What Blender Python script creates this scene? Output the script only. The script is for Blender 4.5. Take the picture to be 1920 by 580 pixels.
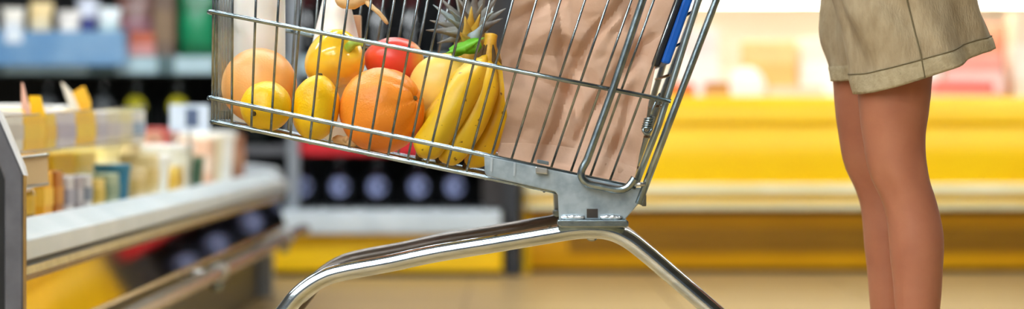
import bpy, math, random
from mathutils import Vector, noise, Matrix
random.seed(7)
SC = bpy.context.scene
COL = SC.collection
for o in list(bpy.data.objects): bpy.data.objects.remove(o)

# ------------------------------------------------------------------ camera
F = 4800.0; CAMZ = 0.53; HOR = 235.0          # focal length in pixels of the 1920 frame, eye height, horizon row
cd = bpy.data.cameras.new('camera'); cam = bpy.data.objects.new('camera', cd); COL.objects.link(cam)
cd.sensor_width = 36.0; cd.lens = 36.0 * F / 1920
cam.location = (0, 0, CAMZ); cam.rotation_euler = (math.pi / 2, 0, 0)
cd.shift_y = -(290 - HOR) / 1920
cd.dof.use_dof = True; cd.dof.focus_distance = 3.24; cd.dof.aperture_fstop = 3.3
cd.clip_start = 0.05
SC.camera = cam
# ------------------------------------------------------------------ world, lamps, exposure
w = bpy.data.worlds.new('shop_air'); SC.world = w; w.use_nodes = True
w.node_tree.nodes['Background'].inputs[0].default_value = (0.86, 0.95, 1.0, 1)
w.node_tree.nodes['Background'].inputs[1].default_value = 0.10
SC.view_settings.view_transform = 'Standard'; SC.view_settings.look = 'None'
SC.view_settings.gamma = 1.0; SC.view_settings.use_curve_mapping = False
SC.view_settings.exposure = 0.25
SC.cycles.use_denoising = True
LAMP = 42.0                                    # strength of the ceiling tubes (built in unseen_ceiling_light below)

# ------------------------------------------------------------------ helpers
def P(px, py, Y):                              # a point of the photograph at distance Y
    return Vector(((px - 960) / F * Y, Y, CAMZ - (py - HOR) / F * Y))
def X_(px, Y): return (px - 960) / F * Y
def Z_(py, Y): return CAMZ - (py - HOR) / F * Y
def lin(h):
    h = h.lstrip('#'); c = [int(h[i:i+2], 16) / 255 for i in (0, 2, 4)]
    return tuple(x / 12.92 if x <= 0.04045 else ((x + 0.055) / 1.055) ** 2.4 for x in c) + (1.0,)
MATS = {}
def mat(name, col, rough=0.5, metal=0.0, col2=None, scale=20.0, bump=0.0, bscale=None, trans=0.0, sss=0.0, emit=0.0,
        coat=0.0, detail=3.0, lo=0.35, hi=0.65, stretch=(1, 1, 1), ior=1.45, coords='Object', spec=0.5):
    if name in MATS: return MATS[name]
    m = bpy.data.materials.new(name); m.use_nodes = True; MATS[name] = m
    nt = m.node_tree; b = nt.nodes['Principled BSDF']; L = nt.links.new
    c1 = lin(col)
    b.inputs['Base Color'].default_value = c1; b.inputs['Roughness'].default_value = rough
    b.inputs['Metallic'].default_value = metal; b.inputs['Transmission Weight'].default_value = trans
    b.inputs['IOR'].default_value = ior; b.inputs['Specular IOR Level'].default_value = spec
    b.inputs['Coat Weight'].default_value = coat
    if sss:
        b.inputs['Subsurface Weight'].default_value = sss; b.inputs['Subsurface Radius'].default_value = (0.02, 0.008, 0.004)
        b.inputs['Subsurface Scale'].default_value = 0.5
    tc = nt.nodes.new('ShaderNodeTexCoord'); mp = nt.nodes.new('ShaderNodeMapping')
    L(tc.outputs[coords], mp.inputs[0]); mp.inputs['Scale'].default_value = stretch
    nz = nt.nodes.new('ShaderNodeTexNoise'); nz.inputs['Scale'].default_value = scale; nz.inputs['Detail'].default_value = detail
    L(mp.outputs[0], nz.inputs[0])
    cr = nt.nodes.new('ShaderNodeValToRGB'); cr.color_ramp.elements[0].position = lo; cr.color_ramp.elements[1].position = hi
    cr.color_ramp.elements[0].color = c1
    cr.color_ramp.elements[1].color = lin(col2) if col2 else tuple(min(1, x * 1.08) for x in c1[:3]) + (1,)
    L(nz.outputs[0], cr.inputs[0]); L(cr.outputs[0], b.inputs['Base Color'])
    if emit:
        L(cr.outputs[0], b.inputs['Emission Color']); b.inputs['Emission Strength'].default_value = emit
    if bump:
        n2 = nt.nodes.new('ShaderNodeTexNoise'); n2.inputs['Scale'].default_value = bscale or scale * 4; n2.inputs['Detail'].default_value = 2
        L(mp.outputs[0], n2.inputs[0]); bp = nt.nodes.new('ShaderNodeBump'); bp.inputs['Strength'].default_value = bump
        bp.inputs['Distance'].default_value = 0.002; L(n2.outputs[0], bp.inputs['Height']); L(bp.outputs[0], b.inputs['Normal'])
    return m
def two_tone(name, stops, axis, span, rough=0.4, nscale=30, namt=0.25, bump=0.15, bscale=200, sss=0.0, coat=0.0):
    """skin colour running along a local axis of the fruit, broken up by noise"""
    if name in MATS: return MATS[name]
    m = mat(name, stops[0][1], rough, scale=nscale, bump=bump, bscale=bscale, sss=sss, coat=coat)
    nt = m.node_tree; L = nt.links.new
    b = nt.nodes['Principled BSDF']; tc = [n for n in nt.nodes if n.type == 'TEX_COORD'][0]
    nz = [n for n in nt.nodes if n.type == 'TEX_NOISE'][0]; cr = [n for n in nt.nodes if n.type == 'VALTORGB'][0]
    dot = nt.nodes.new('ShaderNodeVectorMath'); dot.operation = 'DOT_PRODUCT'; a = Vector(axis).normalized()
    dot.inputs[1].default_value = a; L(tc.outputs['Object'], dot.inputs[0])
    mr = nt.nodes.new('ShaderNodeMapRange'); mr.inputs['From Min'].default_value = span[0]; mr.inputs['From Max'].default_value = span[1]
    L(dot.outputs['Value'], mr.inputs['Value'])
    ma = nt.nodes.new('ShaderNodeMath'); ma.operation = 'MULTIPLY_ADD'; L(nz.outputs[0], ma.inputs[0]); ma.inputs[1].default_value = namt
    L(mr.outputs[0], ma.inputs[2])
    sb = nt.nodes.new('ShaderNodeMath'); sb.operation = 'SUBTRACT'; L(ma.outputs[0], sb.inputs[0]); sb.inputs[1].default_value = namt / 2
    r = cr.color_ramp
    r.elements[0].position, r.elements[0].color = stops[0][0], lin(stops[0][1])
    r.elements[1].position, r.elements[1].color = stops[-1][0], lin(stops[-1][1])
    for p, c in stops[1:-1]: e = r.elements.new(p); e.color = lin(c)
    L(sb.outputs[0], cr.inputs[0])
    return m
def clear(name, col, haze):
    m = mat(name, col, 0.08); nt = m.node_tree; b = nt.nodes['Principled BSDF']; out = nt.nodes['Material Output']
    tr = nt.nodes.new('ShaderNodeBsdfTransparent'); tr.inputs[0].default_value = (.97, .98, .98, 1)
    mx = nt.nodes.new('ShaderNodeMixShader'); mx.inputs[0].default_value = haze
    nt.links.new(tr.outputs[0], mx.inputs[1]); nt.links.new(b.outputs[0], mx.inputs[2]); nt.links.new(mx.outputs[0], out.inputs[0])
    return m
def plain(c, rough=0.45): return mat('print_' + c.lstrip('#') + '_%d' % (rough * 100), c, rough, scale=12, bump=0.05)

class G:                                       # collects one mesh
    def __init__(s): s.v = []; s.f = []
    def add(s, v, f):
        k = len(s.v); s.v += [Vector(p) for p in v]; s.f += [tuple(i + k for i in q) for q in f]; return s
    def box(s, x0, x1, y0, y1, z0, z1):
        return s.add([(x0,y0,z0),(x1,y0,z0),(x1,y1,z0),(x0,y1,z0),(x0,y0,z1),(x1,y0,z1),(x1,y1,z1),(x0,y1,z1)],
                     [(0,3,2,1),(4,5,6,7),(0,1,5,4),(1,2,6,5),(2,3,7,6),(3,0,4,7)])
    def hexa(s, p):                            # eight corners, bottom ring then top ring
        return s.add(p, [(0,3,2,1),(4,5,6,7),(0,1,5,4),(1,2,6,5),(2,3,7,6),(3,0,4,7)])
    def rings(s, R, caps=True, closed=True):
        n = len(R[0]); v = [p for r in R for p in r]; f = []
        for i in range(len(R) - 1):
            for j in range(n if closed else n - 1):
                a = i * n + j; b = i * n + (j + 1) % n
                f.append((a, b, b + n, a + n))
        if caps: f.append(tuple(range(n - 1, -1, -1))); f.append(tuple(range((len(R) - 1) * n, len(R) * n)))
        return s.add(v, f)
    def tube(s, pts, r, n=10, flat=1.0):
        pts = [Vector(p) for p in pts]; m = len(pts)
        rr = r if isinstance(r, (list, tuple)) else [r] * m
        T = [(pts[min(i + 1, m - 1)] - pts[max(i - 1, 0)]).normalized() for i in range(m)]
        up = Vector((0, 1, 0)) if abs(T[0].y) < 0.9 else Vector((0, 0, 1))
        N = (up - T[0] * up.dot(T[0])).normalized(); R = []
        for i in range(m):
            N = (N - T[i] * N.dot(T[i])).normalized(); B = T[i].cross(N)
            R.append([pts[i] + (N * math.cos(2*math.pi*k/n) * flat + B * math.sin(2*math.pi*k/n)) * rr[i] for k in range(n)])
        return s.rings(R)
    def lathe(s, prof, c=(0, 0, 0), n=24, M=None):
        R = []
        for r, z in prof:
            ring = [Vector((r * math.cos(2*math.pi*k/n), r * math.sin(2*math.pi*k/n), z)) for k in range(n)]
            R.append([(M @ p if M else p) + Vector(c) for p in ring])
        return s.rings(R)
    def prism(s, poly, y0, y1):                # polygon of (x, z) pushed along y
        n = len(poly); v = [(x, y0, z) for x, z in poly] + [(x, y1, z) for x, z in poly]
        f = [(i, (i + 1) % n, (i + 1) % n + n, i + n) for i in range(n)] + [tuple(range(n - 1, -1, -1)), tuple(range(n, 2 * n))]
        return s.add(v, f)
    def xprism(s, poly, x0, x1):               # polygon of (y, z) pushed along x
        n = len(poly); v = [(x0, y, z) for y, z in poly] + [(x1, y, z) for y, z in poly]
        f = [(i, (i + 1) % n, (i + 1) % n + n, i + n) for i in range(n)] + [tuple(range(n - 1, -1, -1)), tuple(range(n, 2 * n))]
        return s.add(v, f)
    def ball(s, c, fn, nu=40, nv=26):          # fn(unit direction) -> offset
        R = []
        for i in range(nv + 1):
            t = math.pi * min(max(i / nv, 0.004), 0.996)
            R.append([Vector(c) + fn(Vector((math.sin(t) * math.cos(2*math.pi*k/nu), math.sin(t) * math.sin(2*math.pi*k/nu), math.cos(t)))) for k in range(nu)])
        return s.rings(R)
def root_loc(p):
    while p.parent: p = p.parent
    return p.location.copy()
def tag(o, label=None, cat=None, group=None, kind=None):
    if label: o['label'] = label
    if cat: o['category'] = cat
    if group: o['group'] = group
    if kind: o['kind'] = kind
    return o
def obj(name, g, m, parent=None, base=None, smooth=False, bevel=0.0, sub=0, seg=2):
    """link ONE mesh; coordinates are world ones, kept relative to the thing's base"""
    b = root_loc(parent) if parent else Vector(base) if base is not None else Vector((0, 0, 0))
    me = bpy.data.meshes.new(name); me.from_pydata([tuple(v - b) for v in g.v], [], g.f); me.update()
    import bmesh
    bm = bmesh.new(); bm.from_mesh(me); bmesh.ops.recalc_face_normals(bm, faces=bm.faces); bm.to_mesh(me); bm.free()
    me.materials.append(m)
    if smooth: me.polygons.foreach_set('use_smooth', [True] * len(me.polygons))
    o = bpy.data.objects.new(name, me); COL.objects.link(o)
    if parent: o.parent = parent
    else: o.location = b
    if bevel:
        md = o.modifiers.new('soft_edges', 'BEVEL'); md.width = bevel; md.segments = seg; md.limit_method = 'ANGLE'; md.angle_limit = 0.6
    if sub:
        md = o.modifiers.new('smooth', 'SUBSURF'); md.levels = md.render_levels = sub
    if smooth and sub == 0 and smooth != 'all':
        me.set_sharp_from_angle(angle=math.radians(42))
    return o
def thing(name, label, cat, loc, group=None):
    o = bpy.data.objects.new(name, None); COL.objects.link(o); o.location = loc; o.empty_display_size = 0.05
    return tag(o, label, cat, group)
def struct(name, g, m, parent=None, base=None, **k):
    o = obj(name, g, m, parent, base, **k)
    if not parent: o['kind'] = 'structure'
    return o
def spline(pts, n=8):                          # Catmull-Rom through the points
    pts = [Vector(p) for p in pts]; q = [2*pts[0]-pts[1]] + pts + [2*pts[-1]-pts[-2]]; out = []
    for i in range(1, len(q) - 2):
        for k in range(n):
            t = k / n; a, b, c, d = q[i-1], q[i], q[i+1], q[i+2]
            out.append(0.5 * ((2*b) + (c-a)*t + (2*a-5*b+4*c-d)*t*t + (3*b-a-3*c+d)*t**3))
    return out + [pts[-1]]

# ------------------------------------------------------------------ shared materials
CHROME = mat('bright_zinc_wire', '#86959b', 0.25, 1.0, '#a3b1b6', 60, bump=0.03)
WIRE = mat('wire_zinc', '#7f8688', 0.22, 1.0, '#9aa2a4', 80)
TUBE = mat('polished_chassis_tube', '#bfc9ce', 0.15, 1.0, '#d9e1e4', 25, bump=0.02, stretch=(1, 1, 4))
ZINC = mat('galvanised_sheet', '#8e9da6', 0.4, 0.6, '#b2c0c7', 45, bump=0.06, bscale=160)
STEEL = mat('brushed_steel', '#b9bcbb', 0.28, 0.9, '#d2d4d2', 30)
WHITE = mat('white_enamel', '#dfe4e4', 0.35, 0, '#eef1f0', 10)
BLACK = mat('black_plastic', '#0d0e10', 0.45, 0, '#16181a', 20)
RUBBER = mat('grey_rubber', '#3a3b3d', 0.7, 0, '#474849', 30)
YEL = mat('yellow_enamel', '#fbc700', 0.38, 0, '#fdcd04', 3)
YEL_SHADE = mat('shaded_yellow_enamel', '#dda000', 0.4, 0, '#e4a804', 3)  # yellow enamel darkened for the shade under the bumper overhang
CREAM = mat('cream_bumper', '#e9dfae', 0.45, 0, '#f1e9c2', 6)
BLUE = mat('blue_plastic', '#0f5fc4', 0.32, 0, '#1769d2', 20)
ACRYL = clear('clear_acrylic', '#e8e6ee', 0.05)
DARK = mat('dark_board', '#17191b', 0.6, 0, '#202326', 8)
GREY = mat('grey_profile', '#5c5c60', 0.4, 0.3, '#68686c', 25)

# ------------------------------------------------------------------ the shop: floor, back wall, ceiling, lamps
floor = struct('floor', G().box(-6, 6, -7, 13, -0.06, -0.006), mat('tile_joint', '#8f7d63', 0.8, 0, '#9c8a70', 9), base=(0, 5, -0.03))
TILE = mat('beige_floor_tile', '#a08456', 0.36, 0, '#ae9264', 1.3, detail=6, bump=0.02, coords='Object')
ts = 0.62; g = G().box(-ts/2 + .003, ts/2 - .003, -ts/2 + .003, ts/2 - .003, -0.005, 0.0)
tile0 = None
for i in range(-6, 7):
    for j in range(0, 18):
        c = Vector((i * ts + 0.17, j * ts + 0.2, 0))
        if tile0 is None:
            tile0 = obj('floor_tile', g, TILE, None); t = tile0
        else:
            t = tile0.copy(); COL.objects.link(t)
        t.parent = floor; t.location = c - floor.location
struct('wall_back', G().box(-6, 6, 11.2, 11.3, -0.006, 3.3), mat('pale_wall', '#d8d3c8', 0.7, 0, '#e0dcd2', 2), base=(0, 11.25, 0))
struct('ceiling', G().box(-6, 6, -7, 11.3, 3.3, 3.36), mat('ceiling_grey', '#6a6c6e', 0.8, 0, '#747678', 2), base=(0, 5, 3.33))
LIT = mat('lit_diffuser', '#f1f8ff', 0.5, emit=LAMP)
for i, x in enumerate((-3.1, -1.1, 0.9, 2.9)):
    for j, y in enumerate((-5.2, -3.4, -1.7, 0.1, 1.9, 4.9, 7.7)):  # unseen rows; those behind the camera were added to light the cart's front
        if y < 3 and x > 0: continue
        if y > 7 and x in (-3.1, 0.9): continue
        t = thing('unseen_ceiling_light', 'unseen long white strip light fixed under the shop ceiling', 'light', (x, y, 3.3), 'strip lights in rows under the ceiling')
        obj('housing', G().box(x-.95, x+.95, y-.11, y+.11, 3.24, 3.299), WHITE, t, bevel=.006)
        obj('diffuser', G().box(x-.93, x+.93, y-.095, y+.095, 3.215, 3.24), LIT, t, bevel=.005)

# ------------------------------------------------------------------ yellow open chiller along the back aisle (front at 9.1 m)
YC = 9.1
xl, xr = X_(983, YC), X_(2120, YC)
ch = thing('yellow_chiller', 'long yellow open chiller with two cream bumper rails and vented lower panel', 'chiller', ((xl + xr) / 2, YC + .4, 0))
def zc(py): return Z_(py, YC)
obj('plinth', G().box(xl + .02, xr - .02, YC + .12, YC + .9, 0.0, zc(506)), BLACK, ch)
obj('lower_panel', G().xprism([(YC + .10, zc(506)), (YC + .085, zc(477)), (YC + .08, zc(427)), (YC + .075, zc(400)), (YC + .3, zc(400)), (YC + .3, zc(506))], xl, xr), YEL_SHADE, ch)
slots = G(); x = xl + .16
while x < xr - .1:
    slots.box(x, x + .0085, YC + .072, YC + .085, zc(475), zc(429)); x += .0155
tag(obj('vent_slats', slots, mat('vent_slat', '#7d5400', 0.5, 0, '#885c00', 9), ch), kind='stuff')
obj('painted_shadow', G().box(xl, xr, YC + .03, YC + .4, zc(401), zc(392)), mat('shadow_brown', '#4a3310', 0.6, 0, '#553b14', 9), ch)  # brown strip painted as the shadow below the bumper
obj('bumper_rail', G().box(xl, xr, YC - .03, YC + .05, zc(393), zc(381)), CREAM, ch, bevel=.008)
obj('middle_band', G().box(xl, xr, YC - .005, YC + .05, zc(381), zc(367)), YEL, ch, bevel=.003)
obj('bumper_rail', G().box(xl, xr, YC - .035, YC + .05, zc(367), zc(345)), CREAM, ch, bevel=.012)
obj('front_panel', G().xprism([(YC, zc(345)), (YC - .012, zc(300)), (YC - .004, zc(256)), (YC + .01, zc(246)), (YC + .012, zc(238)), (YC - .002, zc(228)), (YC + .004, zc(200)), (YC + .03, zc(182)), (YC + .07, zc(180)), (YC + .09, zc(190)), (YC + .09, zc(345))], xl, xr), YEL, ch, smooth=True)
INNER = mat('chiller_liner', '#f3ead9', 0.5, 0, '#f8f1e4', 2)
obj('deck', G().box(xl, xr, YC + .09, YC + 1.0, zc(200) - .02, zc(200)), INNER, ch)
obj('back_liner', G().box(xl, xr, YC + 1.0, YC + 1.06, 0, 2.0), INNER, ch)
obj('side_cheek', G().box(xl - .004, xl + .02, YC + .02, YC + 1.06, 0, zc(182)), YEL, ch, bevel=.005)
obj('display_shelf', G().box(xl, xr, YC + .55, YC + 1.0, 1.0, 1.025), WHITE, ch)
obj('shelf_edge', G().box(xl, xr, YC + .53, YC + .55, .985, 1.03), mat('pale_blue_strip', '#b9cbdf', .4, 0, '#c6d5e6', 8), ch, bevel=.004)
obj('canopy', G().box(xl, xr, YC + .2, YC + 1.06, 1.98, 2.12), WHITE, ch, bevel=.01)
obj('canopy_lamp', G().box(xl + .1, xr - .1, YC + .42, YC + .5, 1.955, 1.98), mat('chiller_lamp', '#fff1dc', 0.5, emit=16), ch)
obj('shelf_lamp', G().box(xl + .1, xr - .1, YC + .62, YC + .66, .985, 1.0), mat('shelf_lamp', '#fff1dc', 0.5, emit=11), ch)

# ---- package builders (each is a thing with its own parts)
def carton(name, label, cat, cx, cy, z0, wx, dy, h, col, col2, group=None, rot=0.0, flap=None):
    t = thing(name, label, cat, (cx, cy, z0), group)
    def q(x, y, z): c, s = math.cos(rot), math.sin(rot); return Vector((cx + x*c - y*s, cy + x*s + y*c, z0 + z))
    def bx(x0, x1, y0, y1, a, b): return G().hexa([q(x0,y0,a),q(x1,y0,a),q(x1,y1,a),q(x0,y1,a),q(x0,y0,b),q(x1,y0,b),q(x1,y1,b),q(x0,y1,b)])
    obj('box_body', bx(-wx/2, wx/2, -dy/2, dy/2, 0, h), plain(col), t, bevel=min(wx, h) * .05)
    obj('printed_panel', bx(-wx/2 - .0012, wx/2 + .0012, -dy/2 - .0012, dy/2 + .0012, h * .28, h * .66), plain(col2), t)
    if flap:
        fl = G().hexa([q(-wx*.5, -dy*.5, h-.002), q(wx*.5, -dy*.5, h-.002), q(wx*.5, -dy*.5+.002, h-.002), q(-wx*.5, -dy*.5+.002, h-.002)] +
                      [q(-wx*.42, -dy*.5 - flap[1], h+flap[0]), q(wx*.42, -dy*.5 - flap[1], h+flap[0]), q(wx*.42, -dy*.5+.002 - flap[1], h+flap[0]), q(-wx*.42, -dy*.5+.002 - flap[1], h+flap[0])])
        obj('flap', fl, plain(flap[2]), t)
    return t
def tub(name, label, cat, cx, cy, z0, r, h, col, lid, group=None):
    t = thing(name, label, cat, (cx, cy, z0), group)
    obj('tub_body', G().lathe([(r*.8, 0), (r*.84, .004), (r*.97, h*.86), (r*.97, h*.9)], (cx, cy, z0), 28), plain(col), t, smooth=True)
    obj('lid', G().lathe([(r*1.0, h*.86), (r*1.03, h*.88), (r*1.03, h*.97), (r*.95, h), (r*.2, h)], (cx, cy, z0), 28), plain(lid), t, smooth=True)
    return t
def jar(name, label, cat, cx, cy, z0, r, h, col, lid, band, group=None):
    t = thing(name, label, cat, (cx, cy, z0), group)
    obj('glass', G().lathe([(r*.85, 0), (r, .006), (r, h*.7), (r*.75, h*.82), (r*.7, h*.86)], (cx, cy, z0), 20), mat('jar_' + col[1:], col, .12, 0, None, 15, coat=.5), t, smooth=True)
    obj('paper_label', G().lathe([(r*1.015, h*.18), (r*1.02, h*.19), (r*1.02, h*.6), (r*1.015, h*.61)], (cx, cy, z0), 20), plain(band), t, smooth=True)
    obj('lid', G().lathe([(r*.8, h*.85), (r*.82, h*.87), (r*.82, h*.98), (r*.76, h)], (cx, cy, z0), 20), plain(lid), t, smooth=True)
    return t
def pouch(name, label, cat, cx, cy, z0, wx, dy, h, col, col2, group=None, seed=0, rot=0.0):
    t = thing(name, label, cat, (cx, cy, z0), group); R = []; n = 20
    for i in range(9):
        v = i / 8; wz = wx/2 * (1 - .12 * math.sin(math.pi*v)); d = dy/2 * (math.sin(math.pi * (0.12 + .86*v*.96)) ** .7)
        ring = []
        for k in range(n):
            a = 2*math.pi*k/n; c, s = math.cos(a), math.sin(a)
            x = wz * math.copysign(abs(c)**.6, c); y = d * math.copysign(abs(s)**.9, s)
            p = Vector((x, y, v*h)); p += noise.noise_vector(p*25 + Vector((seed, 0, 0))) * .006 * (v > 0)
            ring.append(Vector((cx + p.x*math.cos(rot) - p.y*math.sin(rot), cy + p.x*math.sin(rot) + p.y*math.cos(rot), z0 + max(p.z, 0))))
        R.append(ring)
    obj('bag_film', G().rings(R), mat('film_' + col[1:], col, .3, 0, None, 14, coat=.4), t, smooth='all')
    obj('printed_panel', G().rings([[Vector((p.x*1.0, cy + (p.y-cy)*1.03, p.z)) for p in r] for r in R[2:6]], caps=False), mat('film_' + col2[1:], col2, .3, 0, None, 14), t, smooth='all')
    return t

# ---- goods in the yellow chiller (deck and shelf)
dz = zc(200) + .001; G2 = 'packed goods on the chiller deck'
def cx_(px, Y): return X_(px, Y)
Yg = YC + .3
carton('ready_meal_box', 'orange-red food box at the end of the yellow chiller deck', 'box', cx_(1275, Yg), Yg, dz, .10, .14, .085, '#e8591c', '#f08a3c')
carton('ready_meal_box', 'low tan food box beside the white domed pack in the chiller', 'box', cx_(1345, Yg), Yg, dz, .09, .14, .09, '#b97a38', '#d9a55e')
def dome(label, px, py, r, col, Y=Yg - .05):
    c = Vector((cx_(px, Y), Y, dz)); t = thing('cheese_ball', label, 'cheese', c)
    obj('wrapped_cheese', G().ball(c + Vector((0, 0, r)), lambda d: Vector((d.x*r, d.y*r*.8, max(d.z, -.92)*r*1.08))), plain(col, .4), t, smooth='all')
    obj('rim', G().lathe([(r*.75, 0), (r*.8, .004), (r*.8, .014), (r*.7, .018)], c, 24), plain('#e9e2d4'), t, smooth=True)
dome('round white wrapped cheese on the chiller deck beside a tan box', 1400, 125, .07, '#fbf7ef')
carton('tall_food_box', 'tall pale orange box standing behind the round white cheese', 'box', cx_(1440, Yg + .3), Yg + .3, dz, .2, .15, .25, '#f6cd8c', '#f3bd70')
carton('ready_meal_box', 'pale peach meal box lying beside the round white cheese', 'box', cx_(1490, Yg), Yg, dz, .2, .16, .075, '#eec9ac', '#f5dcc5')
for k, (px, c1, c2, wd, hh, tx) in enumerate([(1305, '#f8e6e2', '#fbf2ee', .16, .3, 'tall pinkish white box at the back of the chiller deck by the orange box'),
        (1215, '#f4ead6', '#fbf5ea', .14, .28, 'tall ivory box at the back of the chiller deck next the pinkish one'),
        (1540, '#faeddc', '#fdf6ec', .18, .26, 'tall cream box standing beside the tall pale orange box')]):
    carton('tall_food_box', tx, 'box', cx_(px, Yg + .35), Yg + .35, dz, wd, .14, hh, c1, c2)
carton('meat_tray_pack', 'red and white meat pack on the chiller deck behind the shorts', 'pack', cx_(1800, Yg), Yg, dz, .22, .18, .09, '#e2574a', '#f4a89c')
carton('meat_tray_pack', 'pink topped pack standing behind the red meat pack', 'pack', cx_(1822, Yg + .25), Yg + .25, dz, .21, .16, .2, '#f0a594', '#f8d6cb')
carton('food_box', 'brown lidded box standing tall at the back behind the pink pack', 'box', cx_(1860, Yg + .48), Yg + .48, dz, .15, .14, .32, '#e08c73', '#c08a6a')
carton('herb_tray', 'small dark green tray lying at the front of the chiller deck', 'tray', cx_(1872, Yg - .12), Yg - .12, dz, .1, .1, .035, '#3f4a33', '#59663f')
carton('tall_food_box', 'tall pale beige box standing beyond the dark green tray', 'box', cx_(1938, Yg + .3), Yg + .3, dz, .18, .16, .36, '#f1dcc0', '#f7ead8')
carton('tall_food_box', 'tall light grey box standing behind the person in shorts', 'box', cx_(1680, Yg + .3), Yg + .3, dz, .3, .16, .3, '#ece6dc', '#f4f0e8')

# ------------------------------------------------------------------ drinks gondola left of the chiller
YG = 9.05
def zg(py): return Z_(py, YG)
gl, gr = X_(-260, YG), X_(972, YG)
go = thing('drinks_gondola', 'dark shelf rack with white ledge and yellow plinth beyond the cart', 'shelf rack', ((gl + gr) / 2, YG + .3, 0))
obj('back_board', G().box(gl, gr, YG + .5, YG + .53, 0, 1.75), DARK, go)
obj('plinth', G().box(gl, X_(942, YG), YG - .12, YG + .5, .02, zg(438)), YEL, go, bevel=.006)
obj('kick_board', G().box(gl, X_(942, YG), YG - .1, YG + .5, 0, .02), BLACK, go)
obj('ledge', G().box(gl, X_(940, YG), YG - .2, YG + .5, zg(436), zg(393)), mat('ledge_white', '#bcc6cc', .35, 0, '#cad3d8', 8), go, bevel=.012)
obj('upright', G().box(X_(946, YG), X_(974, YG), YG - .06, YG + .5, 0, 1.75), mat('charcoal_upright', '#2a2c30', .45, 0.2, '#34363a', 20), go, bevel=.004)
obj('upright', G().box(X_(541, YG), X_(562, YG), YG - .05, YG + .02, zg(393), 1.75), mat('grey_upright', '#83888f', .4, .3, '#91969c', 20), go, bevel=.004)
obj('side_board', G().box(X_(905, YG), X_(946, YG), YG + .0, YG + .04, zg(393), 1.75), mat('brown_black_board', '#2c2726', .5, 0, '#37302e', 20), go)
for nm, a, b in (('shelf_board', 290, 274), ('shelf_board', 138, 124), ('shelf_board', -85, -98)):
    obj(nm, G().box(gl, gr, YG + .02, YG + .5, zg(a), zg(b)), GREY, go)
RED = mat('red_price_strip', '#c4121f', .35, 0, '#d41c2a', 8)
obj('red_price_rail', G().box(X_(562, YG), gr, YG - .012, YG + .02, zg(291), zg(258)), RED, go, bevel=.004)
obj('price_rail', G().box(gl, gr, YG - .0, YG + .02, zg(140), zg(104)), mat('dull_teal_rail', '#4d6468', .4, .2, '#5a7276', 8), go, bevel=.004)
PB = mat('pale_blue_ticket', '#a7c3cd', .4, 0, '#b9d2da', 8)
for a, b in ((-120, -30), (8, 165), (218, 295), (328, 402), (440, 520), (545, 600), (650, 720), (760, 850)):
    obj('price_ticket', G().box(X_(a, YG), X_(b, YG), YG - .006, YG, zg(138), zg(107)), PB, go, bevel=.001)
def bottle(label, px, Y, z0, r, h, glass, disc, cap, group, discz=.38, yellow=False):
    c = Vector((X_(px, Y), Y, z0)); t = thing('drink_bottle', label, 'bottle', c, group)
    obj('glass', G().lathe([(r*.86, 0), (r, .008), (r, h*.55), (r*.9, h*.64), (r*.42, h*.78), (r*.34, h*.84), (r*.34, h*.93)], c, 24),
        mat('bottle_glass_' + glass[1:], glass, .1, 0, None, 10, coat=.5), t, smooth=True)
    if disc:
        n = 24; R = []
        for rad in (1.0, .02):
            ring = []
            for k in range(n):
                u = math.cos(2*math.pi*k/n) * r * .62 * rad; v = math.sin(2*math.pi*k/n) * r * .62 * rad
                ring.append(c + Vector((u, -math.sqrt(max(r*r*1.02 - u*u, 0)) - .0008, h*discz + v)))
            R.append(ring)
        obj('round_label', G().rings(R), plain(disc, .35), t)
    obj('cap', G().lathe([(r*.4, h*.92), (r*.42, h*.925), (r*.42, h*.99), (r*.36, h)], c, 18), plain(cap), t, smooth=True)
lb = zg(393) + .001
ORD = ['first', 'second', 'third', 'fourth', 'fifth', 'sixth', 'seventh', 'eighth']
for k, px in enumerate((568, 638, 708, 785, 853)):
    bottle('black drink bottle with round blue-grey label, %s from the grey upright on the bottom ledge' % ORD[k], px, YG + .085, lb, .056, .188, '#0b0c0f', '#7880a6', '#15161a', 'round-label bottles on the bottom ledge', .42)
sh1 = zg(274) + .001
for px, nx_ in ((258, 'next to the grey-label one'), (336, 'next to the plain bottles')):
    bottle('dark bottle with yellow-green round label on the rack shelf, ' + nx_, px, YG + .1, sh1, .054, .25, '#0e120f', '#b7b01c', '#1d2a20', 'yellow-label bottles on the rack shelf', .72 * .62 + .12)
for px, nx_ in ((92, 'standing alone behind the pinkish flap'), (197, 'next to a yellow-green-label one')):
    bottle('dark bottle with grey round label on the rack shelf, ' + nx_, px, YG + .1, sh1, .054, .25, '#0e1110', '#5d6369', '#16181a', 'grey-label bottles on the rack shelf', .56)
for k, px in enumerate((415, 480, 600, 670, 745, 820)):
    bottle('plain black-green bottle behind the fruit, %s from the yellow-green-label bottle along the rack shelf' % ORD[k], px, YG + .14, sh1, .058, .25, '#0a100e', None, '#0f1a15', 'plain dark bottles behind the fruit')
sh2 = zg(124) + .001
carton('snack_box', 'terracotta box on the upper rack shelf beside the blue tray', 'box', X_(268, YG + .1), YG + .1, sh2, .10, .16, .12, '#b4593b', '#c98a86')
pouch('snack_bag', 'pink and green snack bag leaning behind the terracotta box', 'bag', X_(256, YG + .33), YG + .33, sh2, .15, .09, .29, '#a8776c', '#d79aa6', seed=4)
carton('snack_box', 'brown box between the terracotta box and the green bag', 'box', X_(313, YG + .12), YG + .12, sh2, .07, .16, .3, '#6e5a4c', '#80684f')
pouch('snack_bag', 'bright green snack bag on the upper rack shelf', 'bag', X_(372, YG + .1), YG + .1, sh2, .15, .1, .3, '#0f6a42', '#168558', seed=9)
pouch('snack_bag', 'olive and green snack bag standing beside the bright green bag', 'bag', X_(333, YG + .3), YG + .3, sh2, .14, .08, .28, '#6b8a4a', '#8f7c3a', seed=12)
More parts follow.
